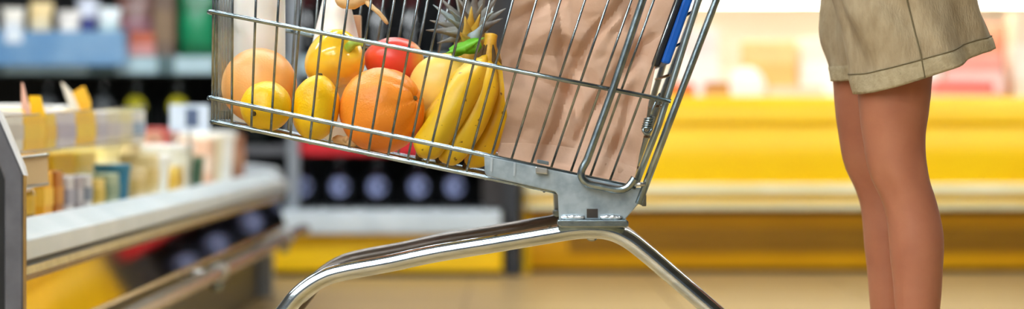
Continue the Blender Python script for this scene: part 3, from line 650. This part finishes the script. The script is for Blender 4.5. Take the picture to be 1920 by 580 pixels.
# bell pepper
c = P(627, 112, 3.36); r = .038
def pep(d):
    th = math.acos(max(-1, min(1, d.z))); ph = math.atan2(d.y, d.x)
    k = 1 + .05 * math.sin(th) * math.cos(3 * ph) - .20 * math.exp(-(th / .30) ** 2) - .2 * math.exp(-((math.pi - th) / .35) ** 2)
    return PR @ Vector((d.x * r * k, d.y * r * k, d.z * r * 1.12 * k))
PR = Vector((0, 0, 1)).rotation_difference(Vector((.56, -.72, .36))).to_matrix()
pp = thing('bell_pepper', 'glossy yellow bell pepper with green stem resting on the tall lemon', 'bell pepper', c - Vector((0, 0, r)))
obj('pepper_flesh', G().ball(c, pep, 48, 32), mat('pepper_skin', '#f6bf22', .18, 0, '#f9d04a', 12, sss=.1, coat=.3), pp, smooth='all')
a = PR @ Vector((0, 0, 1)); s0 = c + a * r * .78
st = obj('stem', G().tube(spline([s0, s0 + a * .012 + Vector((0, 0, .003)), s0 + a * .018 + Vector((.006, 0, .004)), s0 + a * .02 + Vector((.014, 0, .003))], 4), [.0062] * 6 + [.0045] * 4 + [.0055] * 3, 10), mat('green_stem', '#8fae2e', .5, 0, '#b3c85a', 60), pp, smooth='all')
for k in range(5):
    an = k * 1.257; dvec = PR @ Vector((math.cos(an), math.sin(an), -.12))
    obj('calyx_leaf', G().tube([s0 + a * .001, s0 + dvec * .008 + a * .001, s0 + dvec * .015 - a * .0005], [.005, .0042, .001], 8), MATS['green_stem'], pp, smooth='all')
# mangoes
def mango(label, px, py, Y, rx, ry, rz, tilt, stops, axis, seed):
    c = P(px, py, Y); rot = R3('Y', tilt)
    def fn(d):
        k = 1 + .06 * d.x * d.z + .03 * noise.noise(d * 1.5 + Vector((seed, 0, 0)))
        return rot @ Vector((d.x * rx * k, d.y * ry * k, d.z * rz * (1 + .08 * d.x) * k))
    t = thing('mango', label, 'mango', c - Vector((0, 0, rz)))
    # object space starts at the base, so the colour span is centred on rz
    a = Vector(axis).normalized(); off = a.z * rz; sp = max(rx, rz)
    obj('mango_skin', G().ball(c, fn, 48, 32), two_tone('mango_skin_%d' % seed, stops, axis, (off - sp, off + sp), rough=.3, nscale=22, namt=.35, bump=.08, sss=.1), t, smooth='all')
    e = c + rot @ Vector((rx * 1.0, 0, rz * .0))
    obj('stem_stub', G().tube([e - rot @ Vector((.004, 0, 0)), e + rot @ Vector((.003, 0, 0))], [.004, .0025], 8), mat('mango_stub', '#5a4630', .8, 0, '#6e5a40', 60), t, smooth=True)
mango('red mango with yellow end lying behind the large orange', 738, 113, 3.395, .040, .032, .0305, 8, [(0, '#e2582e'), (.45, '#dc4030'), (.8, '#d84a34'), (1, '#d89a3c')], (.9, -.1, .15), 21)
mango('yellow mango blushed pink leaning between the orange and the bananas', 822, 160, 3.37, .038, .032, .046, 25, [(0, '#dc6450'), (.06, '#e4a05e'), (.15, '#f3d36c'), (1, '#f3d266')], (.75, .1, -.45), 33)
# banana bunch
bb = thing('banana_bunch', 'bunch of ripe yellow bananas standing between the orange and the paper bag', 'bananas', P(870, 312, 3.29))
BAN = mat('banana_peel', '#dcae0c', .42, 0, '#e8c22a', 9, bump=.08, bscale=60, stretch=(1, 1, .5), sss=.06)
# a few brown freckles, drawn by a second noise
nt = BAN.node_tree; bs_ = nt.nodes['Principled BSDF']; nz = nt.nodes.new('ShaderNodeTexNoise'); nz.inputs['Scale'].default_value = 130
tcn = [n for n in nt.nodes if n.type == 'TEX_COORD'][0]; nt.links.new(tcn.outputs['Object'], nz.inputs[0])
rp = nt.nodes.new('ShaderNodeValToRGB'); rp.color_ramp.elements[0].position = .68; rp.color_ramp.elements[1].position = .74
nt.links.new(nz.outputs[0], rp.inputs[0]); mx = nt.nodes.new('ShaderNodeMix'); mx.data_type = 'RGBA'
nt.links.new(rp.outputs[0], mx.inputs[0]); nt.links.new([n for n in nt.nodes if n.type == 'VALTORGB'][0].outputs[0], mx.inputs[6])
mx.inputs[7].default_value = lin('#7a5312'); nt.links.new(mx.outputs[2], bs_.inputs['Base Color'])
TIPM = mat('banana_tip', '#3a2a12', .8, 0, '#57421c', 50)
def banana(path, Rm):
    pts = spline(path, 7); m = len(pts); n = 15; R = []
    T = [(pts[min(i+1, m-1)] - pts[max(i-1, 0)]).normalized() for i in range(m)]
    N = Vector((0, -1, 0))
    for i in range(m):
        t = i / (m - 1); N = (N - T[i] * N.dot(T[i])).normalized(); B = T[i].cross(N)
        rad = Rm * min(1, .28 + 2.6 * max(0, t - .06)) if t < .34 else Rm * (1 if t < .8 else max(.25, 1 - ((t - .8) / .2) ** 2 * .78))
        ring = []
        for k in range(n):
            a = 2 * math.pi * k / n; ridge = 1 + .055 * math.cos(5 * a)
            ring.append(pts[i] + (N * math.cos(a) + B * math.sin(a)) * rad * ridge)
        R.append(ring)
    o = obj('banana', G().rings(R), BAN, bb, smooth='all')
    e = pts[-1]; d = T[-1]; obj('banana_tip', G().tube([e - d * .002, e + d * .006], [Rm * .3, Rm * .2], 10), TIPM, o, smooth=True)
stem = P(918, 92, 3.335)
banana([P(912, 106, 3.33), P(895, 130, 3.305), P(868, 172, 3.275), P(838, 222, 3.268), P(806, 268, 3.272), P(788, 292, 3.28)], .0205)
banana([P(917, 108, 3.335), P(914, 138, 3.315), P(903, 185, 3.292), P(882, 235, 3.286), P(850, 280, 3.29), P(826, 299, 3.297)], .0192)
banana([P(923, 108, 3.34), P(938, 145, 3.34), P(938, 190, 3.325), P(925, 240, 3.315), P(900, 285, 3.315), P(876, 310, 3.318)], .0185)
banana([P(912, 104, 3.345), P(884, 132, 3.345), P(850, 180, 3.34), P(818, 225, 3.325), P(795, 258, 3.322)], .017)
obj('bunch_stem', G().tube(spline([P(916, 124, 3.33), P(916, 104, 3.333), P(919, 84, 3.338), P(921, 66, 3.342)], 5), [.010, .0102, .0105, .0105, .0102, .0098, .0094, .009, .0088, .0086, .0084, .0082, .008, .008, .0082, .0085], 12),
    mat('banana_stem', '#b98a1c', .5, 0, '#d3a72e', 90, bump=.1), bb, smooth='all')
for k, (dx, dy) in enumerate(((-11, 0), (-5, 3), (9, 2))):
    obj('dry_husk', G().tube(spline([P(916 + dx, 128 + dy, 3.322), P(914 + dx * 1.3, 106, 3.324), P(917 + dx * .8, 84, 3.33)], 4), [.0018, .0026, .003, .0034, .003, .0028, .0024, .0016, .001], 8, .6), TIPM, bb, smooth='all')
# pineapple lying behind, crown towards the front left
pa = thing('pineapple', 'pineapple with grey-green spiky crown lying behind the bananas', 'pineapple', P(910, 150, 3.42))
cr = P(884, 66, 3.41); ax = Vector((-.12, -.3, .94)).normalized()
pr = Vector((0, 0, 1)).rotation_difference(ax).to_matrix()
def pin(d):
    th = math.acos(max(-1, min(1, d.z))); ph = math.atan2(d.y, d.x)
    k = 1 + .045 * (math.cos(9 * ph + 11 * th) * math.cos(9 * ph - 11 * th))
    return pr @ Vector((d.x * .039 * k, d.y * .039 * k, d.z * .075 * k))
pc_ = cr - ax * .068
obj('pineapple_body', G().ball(pc_, pin, 72, 44), mat('pineapple_rind', '#8a6a1e', .55, 0, '#c19a34', 60, bump=.3), pa, smooth='all')
LG = [mat('leaf_grey', '#8f8f8a', .5, 0, '#6c6a63', 40), mat('leaf_dusk', '#716a66', .5, 0, '#9a9a92', 40), mat('leaf_yellow', '#b9902a', .5, 0, '#cdb35a', 40), mat('leaf_green', '#5fae1e', .42, 0, '#7cc83a', 40), mat('leaf_blue', '#a9bac0', .5, 0, '#8b9c9c', 40)]
def leaf(p0, d, ln, wd, bend, m):
    d = d.normalized(); side = d.cross(Vector((0, -1, .15))).normalized(); nrm = side.cross(d).normalized(); R = []
    for i in range(9):
        t = i / 8; p = p0 + d * ln * t + bend * t * t * ln; ww = wd * (1 - t) ** .75 * (.75 + .5 * math.sin(math.pi * min(1, t * 1.4))) + .0004
        R.append([p - side * ww + nrm * ww * .35, p + nrm * -.0012, p + side * ww + nrm * ww * .35, p + nrm * .0012])
    obj('crown_leaf', G().rings(R), m, pa, smooth='all')
def crown_leaf(px, py, Yt, wd, m, b=(0, 0, 0), p0=None):
    tip = P(px, py, Yt); s = p0 or cr; leaf(s, tip - s, (tip - s).length, wd, Vector(b), m)
for px, py, Yt, wd, k in ((799, 50, 3.37, .0085, 1), (806, 30, 3.39, .008, 0), (812, 8, 3.40, .008, 4), (826, -14, 3.41, .0085, 0), (842, 14, 3.36, .0085, 4), (848, -34, 3.42, .008, 1), (868, -46, 3.40, .009, 0), (832, 58, 3.38, .0075, 1),
        (893, -40, 3.38, .009, 1), (915, -35, 3.39, .009, 0), (935, -20, 3.38, .0085, 1), (948, 5, 3.37, .009, 0), (942, 30, 3.36, .008, 1), (858, 0, 3.35, .009, 0), (905, -5, 3.345, .008, 1), (925, 12, 3.345, .0075, 4), (820, 80, 3.39, .007, 1), (838, 36, 3.35, .0075, 4)):
    crown_leaf(px, py, Yt, wd, LG[k], (0, 0, random.uniform(-.12, .05)))
for px, py, Yt, wd, k in ((884, 16, 3.34, .011, 2), (862, 62, 3.34, .010, 2), (872, 34, 3.335, .010, 2), (900, 30, 3.34, .0095, 2), (905, 48, 3.335, .012, 4)):
    crown_leaf(px, py, Yt, wd, LG[k], (0, 0, .05), P(880, 88, 3.36))
crown_leaf(836, 98, 3.335, .0105, LG[3], (0, 0, -.03), P(902, 84, 3.345))
crown_leaf(908, 74, 3.335, .0085, LG[3], (0, 0, .05), P(846, 100, 3.345))
# white milk bottles
def milk(label, px, Y, r, ztop, zbot, prof, capcol, band):
    c = Vector((X_(px, Y), Y, zbot)); t = thing('milk_bottle', label, 'bottle', c); h = ztop - zbot
    obj('bottle_body', G().lathe([(r * a, h * b) for a, b in prof], c, 32), mat('milk_white', '#efece6', .3, 0, '#f6f4ef', 8, sss=.15), t, smooth=True)
    obj('cap', G().lathe([(r * prof[-1][0] * 1.12, h * .995), (r * prof[-1][0] * 1.2, h), (r * prof[-1][0] * 1.2, h + .02), (r * prof[-1][0], h + .022)], c, 24), plain(capcol), t, smooth=True)
    if band: obj('paper_wrap', G().lathe([(r * a * 1.02 + .0006, h * b) for a, b in band], c, 32), mat('tan_paper', '#d2b08c', .7, 0, '#dcbf9f', 30), t, smooth=True)
milk('white milk bottle standing behind the pale peach grapefruit', 486, 3.436, .035, .76, floor_z(X_(486, 3.436)) + .001, [(.9, 0), (1, .02), (1, .78), (.9, .86), (.5, .95), (.46, 1)], '#3c6aa8', None)
milk('white bottle with long tapering shoulder standing behind the bell pepper', 630, 3.432, .0385, .75, floor_z(X_(630, 3.432)) + .001, [(.9, 0), (1, .03), (1, .40), (.93, .47), (.76, .59), (.58, .71), (.45, .80), (.42, .86), (.42, 1)], '#b9bcc2', None)
carton('tan_carton', 'slim tan cardboard box standing behind the tapering white bottle', 'box', X_(663, 3.462) , 3.462, floor_z(X_(650, 3.462)) + .002, .020, .03, .17, '#cfa67e', '#d6b08a')
# ginger root: tan knobbly fingers hooked on the bottle, and a piece on the floor of the basket
gg = thing('ginger_root', 'knobbly tan ginger root with a long finger behind the red mango', 'ginger', P(668, 20, 3.36))
GM = mat('ginger_skin', '#c9a06a', .7, 0, '#dcbb8a', 50, bump=.25)
obj('root_body', G().tube(spline([P(630, -14, 3.372), P(646, 4, 3.36), P(668, 2, 3.35), P(684, -8, 3.35), P(700, -22, 3.35)], 4), [.004, .006, .008, .009, .009, .008, .009, .010, .009, .008, .009, .009, .009, .008, .007, .006, .004], 12), GM, gg, smooth='all')
obj('root_finger', G().tube(spline([P(678, -6, 3.35), P(694, 10, 3.345), P(712, 26, 3.342), P(727, 45, 3.342)], 4), [.004, .004, .0036, .0033, .0036, .0034, .003, .0033, .003, .0028, .003, .0026, .0016], 10), GM, gg, smooth='all')
gs = thing('ginger_piece', 'small beige ginger piece on the basket floor between lemon and orange', 'ginger', P(648, 272, 3.30))
obj('root_body', G().tube(spline([P(626, 261, 3.315), P(640, 264, 3.305), P(655, 266, 3.30), P(668, 271, 3.30)], 4), [.003, .005, .0065, .007, .0065, .006, .0065, .007, .0065, .006, .0055, .005, .003], 10), GM, gs, smooth='all')
obj('root_bud', G().tube([P(648, 264, 3.298), P(652, 256, 3.294)], [.005, .002], 8), GM, gs, smooth='all')

# brown paper bag
PAPER = mat('kraft_paper', '#cba488', .72, 0, '#d5b096', 26, bump=.12, bscale=260, detail=5)
nt = PAPER.node_tree; nz = nt.nodes.new('ShaderNodeTexNoise'); nz.noise_type = 'RIDGED_MULTIFRACTAL'; nz.inputs['Scale'].default_value = 7; nz.inputs['Detail'].default_value = 3
tcn = [n for n in nt.nodes if n.type == 'TEX_COORD'][0]; nt.links.new(tcn.outputs['Object'], nz.inputs[0])
b2 = nt.nodes.new('ShaderNodeBump'); b2.inputs['Strength'].default_value = .22; b2.inputs['Distance'].default_value = .008; nt.links.new(nz.outputs[0], b2.inputs['Height'])
b1 = [n for n in nt.nodes if n.type == 'BUMP' and n is not b2][0]; nt.links.new(b1.outputs[0], b2.inputs['Normal']); nt.links.new(b2.outputs[0], nt.nodes['Principled BSDF'].inputs['Normal'])
pb = thing('paper_bag', 'crumpled brown paper grocery bag standing in the rear of the cart', 'paper bag', P(1060, 330, 3.36))
keys = [(935, 300, 1184, 352), (933, 284, 1192, 335), (951, 217, 1207, 268), (944, 150, 1219, 196), (938, 90, 1231, 130), (950, 40, 1242, 76), (962, 0, 1256, 38), (985, -80, 1290, -45), (1004, -150, 1318, -120)]
def bagkey(t):
    f = t * (len(keys) - 1); i = min(int(f), len(keys) - 2); u = f - i
    return [keys[i][j] * (1 - u) + keys[i + 1][j] * u for j in range(4)]
Ya, Yb_ = 3.212, 3.475
ridge_lines = [(.02, .20, .55, .13, .006), (.1, .42, .5, .36, .006), (.3, .1, .75, .95, .007), (.55, .25, .95, .62, .008), (.2, .95, .5, .3, .005), (.62, .9, .98, .5, .007), (.4, .55, .9, .2, .005), (.0, .62, .3, .8, .004), (.75, .05, .9, .4, .006), (.02, .23, .98, .205, .004)]
def crumple(u, v, sd):
    p = Vector((u * 1.7 + v * .9, v * 3.0 - u * .9, sd)); d, _ = noise.voronoi(p)
    h = .024 * (d[1] - d[0]) + .024 * noise.noise(Vector((u * 2.2, v * 1.6, sd + 4)))
    d2, _ = noise.voronoi(Vector((u * 4.5 - v * 2, v * 9, sd + 9))); h += .0035 * (d2[1] - d2[0])
    for x0, y0, x1, y1, a in ridge_lines:
        q = Vector((u - x0, v - y0)); e = Vector((x1 - x0, y1 - y0)); t = max(0, min(1, q.dot(e) / e.dot(e)))
        h -= 1.5 * a * max(0, 1 - (q - e * t).length / .055)
    return h - .020
nx, ny, nvv = 70, 34, 110; R = []
for i in range(nvv + 1):
    v = i / nvv; xl_, yl_, xr_, yr_ = bagkey(v); ring = []
    def put(u, w, push, sd):                                       # u along X, w along depth
        Y = Ya + (Yb_ - Ya) * w; x = xl_ + (xr_ - xl_) * u; y = yl_ + (yr_ - yl_) * u
        p = P(x, y, Ya); edge = min(1, v * 9)
        p = Vector((p.x, Y, p.z)); p += Vector(push) * edge; return p
    for k in range(nx): u = k / nx; ring.append(put(u, 0, (0, -crumple(u, v, 1.0) * min(1, 6 * min(u + .02, 1.02 - u)), 0), 1))
    for k in range(ny): s = k / ny; ring.append(put(1, s, ((crumple(s, v, 5.0) - .016 * math.sin(math.pi * s) * min(1, v * 3)) * min(1, 6 * min(s + .02, 1.02 - s)), 0, 0), 5))
    for k in range(nx): u = 1 - k / nx; ring.append(put(u, 1, (0, crumple(u, v, 9.0) * .4, 0), 9))
    for k in range(ny): s = 1 - k / ny; ring.append(put(0, s, (-(crumple(s, v, 13.0)) * min(1, 6 * min(s + .02, 1.02 - s)), 0, 0), 13))
    R.append(ring)
gb = G().rings(R, caps=False); n = len(R[0]); gb.f.append(tuple(range(n)))
bo = obj('bag_paper', gb, PAPER, pb, smooth='all'); bo.data.set_sharp_from_angle(angle=math.radians(28))
# pasted bottom flap edge: a thin strip of paper folded over the foot of the bag
fl = []
for k in range(41):
    u = k / 40 * .98 + .01; fl.append(u)
def onbag(u, v, off):
    xl_, yl_, xr_, yr_ = bagkey(v); p = P(xl_ + (xr_ - xl_) * u, yl_ + (yr_ - yl_) * u, Ya); return Vector((p.x, Ya - crumple(u, v, 1.0) * min(1, 6 * min(u + .02, 1.02 - u)) * min(1, v * 9) - off, p.z))
obj('folded_flap', G().rings([[onbag(u, .05 + a + .03 * math.sin(u * 3), o) for u in fl] for a, o in ((.0, .0004), (.05, .0012), (.10, .0016), (.105, .0004))], caps=False, closed=False), PAPER, pb, smooth='all')

# ------------------------------------------------------------------ person pushing the cart: legs, shorts, shoes
pe = thing('person', 'person in beige linen shorts standing behind the cart with bare tanned legs', 'person', (X_(1700, 3.38), 3.38, 0))
SKIN = mat('tanned_skin', '#ad6c50', .40, 0, '#bd7d5e', 14, bump=.10, bscale=240, sss=.10, detail=5)
def interp(tab, z):
    tab = sorted(tab)
    if z <= tab[0][0]: return tab[0][1]
    for (a, p), (b, q) in zip(tab, tab[1:]):
        if z <= b:
            i = tab.index((a, p)); u = (z - a) / (b - a)
            m0 = ((q - tab[i-1][1]) / (b - tab[i-1][0]) if i > 0 else (q - p) / (b - a)) * (b - a)
            m1 = ((tab[i+2][1] - p) / (tab[i+2][0] - a) if i + 2 < len(tab) else (q - p) / (b - a)) * (b - a)
            return (2*u**3-3*u*u+1)*p + (u**3-2*u*u+u)*m0 + (-2*u**3+3*u*u)*q + (u**3-u*u)*m1
    return tab[-1][1]
YL = 3.31
fr = [(1604, -120), (1604, 0), (1606, 90), (1610.5, 176), (1615, 229), (1621, 269), (1626, 304), (1635, 336), (1648, 362), (1656, 380), (1664, 409), (1668, 445), (1671, 485), (1676, 528), (1680, 580), (1687, 660), (1695, 760), (1698, 860), (1692, 920), (1690, 960)]
bk = [(1790, -120), (1775, 0), (1760, 90), (1751, 138), (1747, 181), (1743, 217), (1738, 249), (1738, 288), (1742, 320), (1749, 352), (1754, 364), (1764, 401), (1771, 437), (1772, 469), (1770, 508), (1768, 548), (1765, 580), (1758, 660), (1752, 760), (1752, 860), (1760, 920), (1766, 960)]
def tabl(c, dx=0): return [(Z_(y, YL), X_(x + dx, YL)) for x, y in c]
FT, BT_ = tabl(fr), tabl(bk)
def leg(g, dX, Y, dz=0.0, zb=.045, ztop=.78):
    R = []; n = 40
    zz = [zb + (ztop - zb) * i / 74 for i in range(75)]
    for z in zz:
        f, b = interp(FT, z), interp(BT_, z); cx = (f + b) / 2; a = (b - f) / 2
        kz = (z - .463) / .035; cz = (z - .37) / .07
        ring = []
        for k in range(n):
            t = 2 * math.pi * k / n; c, s = math.cos(t), math.sin(t)
            rx = a; ry = a * (.94 - .03 * math.exp(-kz * kz) + .03 * math.exp(-cz * cz))
            x, y = rx * math.copysign(abs(c) ** .96, c), ry * math.copysign(abs(s) ** .96, s)
            # knee cap, hollows beside it and the tendon line behind
            if c < 0:
                y *= 1 - .10 * math.exp(-kz * kz) * (-c) ** 1.5
                hollow = .0035 * math.exp(-((z - .452) / .022) ** 2) * math.exp(-((abs(s) - .72) / .16) ** 2)
                y -= math.copysign(hollow, s); x += hollow
                shin = .003 * math.exp(-((z - .34) / .09) ** 2) * math.exp(-((abs(s) - .45) / .2) ** 2); y -= math.copysign(shin, s)
            else:
                ten = .004 * math.exp(-((z - .475) / .03) ** 2) * math.exp(-((abs(s) - .55) / .15) ** 2); y += math.copysign(-ten, s)
            ring.append(Vector((cx + dX + x, Y + y, z + dz)))
        R.append(ring)
    g.rings(R)
bodyg = G()
leg(bodyg, 0, YL + .01)
leg(bodyg, -.0118, 3.478, .008)
def ell(g, c, rx, ry, rz): g.ball(c, lambda d: Vector((d.x * rx, d.y * ry, d.z * rz)), 36, 24)
hx = X_(1672, 3.39)
ell(bodyg, (hx + .01, 3.395, .86), .098, .155, .135)
ell(bodyg, (hx, 3.395, 1.0), .088, .125, .12)
body = obj('body', bodyg, SKIN, pe, smooth='all')
md = body.modifiers.new('one_skin', 'REMESH'); md.mode = 'VOXEL'; md.voxel_size = .0042; md.use_smooth_shade = True
md = body.modifiers.new('even', 'SMOOTH'); md.factor = .5; md.iterations = 6
# shorts: one garment, two legs and the seat
LINEN = mat('beige_linen', '#a4906f', .85, 0, '#bba887', 90, bump=.5, bscale=420, detail=6, stretch=(1, 1, .35), lo=.3, hi=.7)
nt = LINEN.node_tree; wv = nt.nodes.new('ShaderNodeTexNoise'); wv.inputs['Scale'].default_value = 500
def shorts_leg(g, fro, bac, Y, yh, sd, drop, n=72, m=60):
    R = []
    for i in range(m + 1):
        t = i / m * (len(fro) - 1); k = min(int(t), len(fro) - 2); u = t - k
        fx, fy = [fro[k][j] * (1-u) + fro[k+1][j] * u for j in (0, 1)]; bx_, by_ = [bac[k][j] * (1-u) + bac[k+1][j] * u for j in (0, 1)]
        A, B = P(fx, fy, Y), P(bx_, by_, Y); c = (A + B) / 2; h = (B - A) / 2; ring = []
        low = 1 - i / m
        for q in range(n):
            a = 2 * math.pi * q / n; co, si = math.cos(a), math.sin(a)
            p = c + h * math.copysign(abs(co) ** .92, co) + Vector((0, yh * (1 - .12 * co) * si, 0))
            fold = .011 * noise.noise(Vector((co * 1.6 + p.z * 5, si * 2.2, p.z * 7 + co * 2 + sd))) + .005 * noise.noise(Vector((co * 4 + p.z * 16, si * 4, p.z * 14 + sd + 5)))
            fold += .003 * low * math.sin(5 * a + sd)
            p += Vector((co, si, 0)) * fold
            if si < 0: p.z -= drop * (-si) * low ** 3
            ring.append(p)
        R.append(ring)
    g.rings(R, caps=False); return R
sg = G()
RN = shorts_leg(sg, [(1607, 174), (1601, 130), (1587, 80), (1570, 30), (1557, -20), (1545, -80), (1540, -150)], [(1852, 90), (1842, 62), (1833, 25), (1826, -20), (1822, -70), (1818, -120), (1815, -170)], 3.325, .074, 2.0, .008)
RF = shorts_leg(sg, [(1558, 151), (1555, 118), (1552, 75), (1549, 35), (1543, 0), (1536, -50), (1532, -130)], [(1790, 120), (1786, 90), (1784, 55), (1782, 15), (1780, -30), (1780, -80), (1780, -150)], 3.475, .072, 6.0, .004)
seat = []
for i in range(17):
    v = i / 16; z = .745 + v * .26; rx = .105 - .012 * v * v; ry = .162 - .03 * v * v
    seat.append([Vector((hx + .008 + rx * math.cos(2*math.pi*k/72), 3.4 + ry * math.sin(2*math.pi*k/72), z + .004 * noise.noise(Vector((k * .3, v * 4, 0))))) for k in range(72)])
sg.rings(seat, caps=False)
so = obj('shorts', sg, LINEN, pe, smooth='all'); so['label'] = 'beige linen shorts'
md = so.modifiers.new('cloth_thickness', 'SOLIDIFY'); md.thickness = .0022; md.offset = -1
# turned-up hems, side seam and hem stitching
def hem(Rr, rows):
    R = []
    for i in range(rows + 1):
        ring = Rr[i]; c = sum(ring, Vector()) / len(ring)
        R.append([p + (p - c).normalized() * (.0016 if i < rows else .0004) - Vector((0, 0, .0008 if i == 0 else 0)) for p in ring])
    inner = [p + (sum(R[0], Vector()) / len(R[0]) - p).normalized() * .004 for p in R[0]]
    return G().rings([inner] + R, caps=False)
HM = mat('linen_hem', '#a79674', .85, 0, '#bdad8a', 110, bump=.6, bscale=300, detail=6, lo=.3, hi=.7)
for Rr, rows in ((RN, 8), (RF, 8)):
    h = obj('hem', hem(Rr, rows), HM, so, smooth='all')
    if Rr is RN:
        ring = Rr[rows]; c = sum(ring, Vector()) / len(ring)
        obj('hem_stitch', G().tube([p + (p - c).normalized() * .0012 for p in ring[30:] + ring[:8]], .0008, 6), mat('stitch', '#6f6347', .8, 0, '#7d7052', 90), so, smooth='all')
k0 = 53
sp_ = [RN[i][k0] + Vector((.0006 * i * 0, -.0012, 0)) for i in range(0, 60)]
obj('side_seam', G().tube(sp_, .0011, 6), MATS['stitch'], so, smooth='all')
obj('waistband', G().rings([[p + Vector((0, 0, dzz)) + Vector((p.x - hx - .008, p.y - 3.4, 0)).normalized() * of for p in seat[-1]] for dzz, of in ((-.03, .001), (-.028, .003), (.0, .003), (.002, .0))], caps=False), HM, so, smooth='all')
# shoes
for (dX, Y) in ((0, YL + .01), (-.0118, 3.478)):
    xh = (interp(FT, .1) + interp(BT_, .1)) / 2 + dX; R = []
    for i in range(15):
        s = i / 14; x = xh + .055 - .235 * s; wy = (.034 if Y < 3.4 else .028) * (math.sin(math.pi * (.1 + .82 * s)) ** .5) * (1 + .12 * s); hh = .085 - .05 * s if s < .8 else .045 - (s - .8) * .12
        R.append([Vector((x, Y + wy * math.cos(a), max(.012, .012 + hh * max(0, math.sin(a)) ** .7))) for a in [2*math.pi*k/20 for k in range(20)]])
    sh = obj('shoe', G().rings(R), mat('white_canvas', '#e8e4dc', .8, 0, '#f0ede6', 60, bump=.2), pe, smooth='all')
    S = [(xh + .06, -.02), (xh + .06, .02), (xh, .036), (xh - .1, .042), (xh - .165, .034), (xh - .185, 0), (xh - .165, -.034), (xh - .1, -.042), (xh, -.036)]
    obj('sole', G().rings([[Vector((x, Y + y, z)) for x, y in S] for z in (.0, .014)]), RUBBER, sh, bevel=.003)
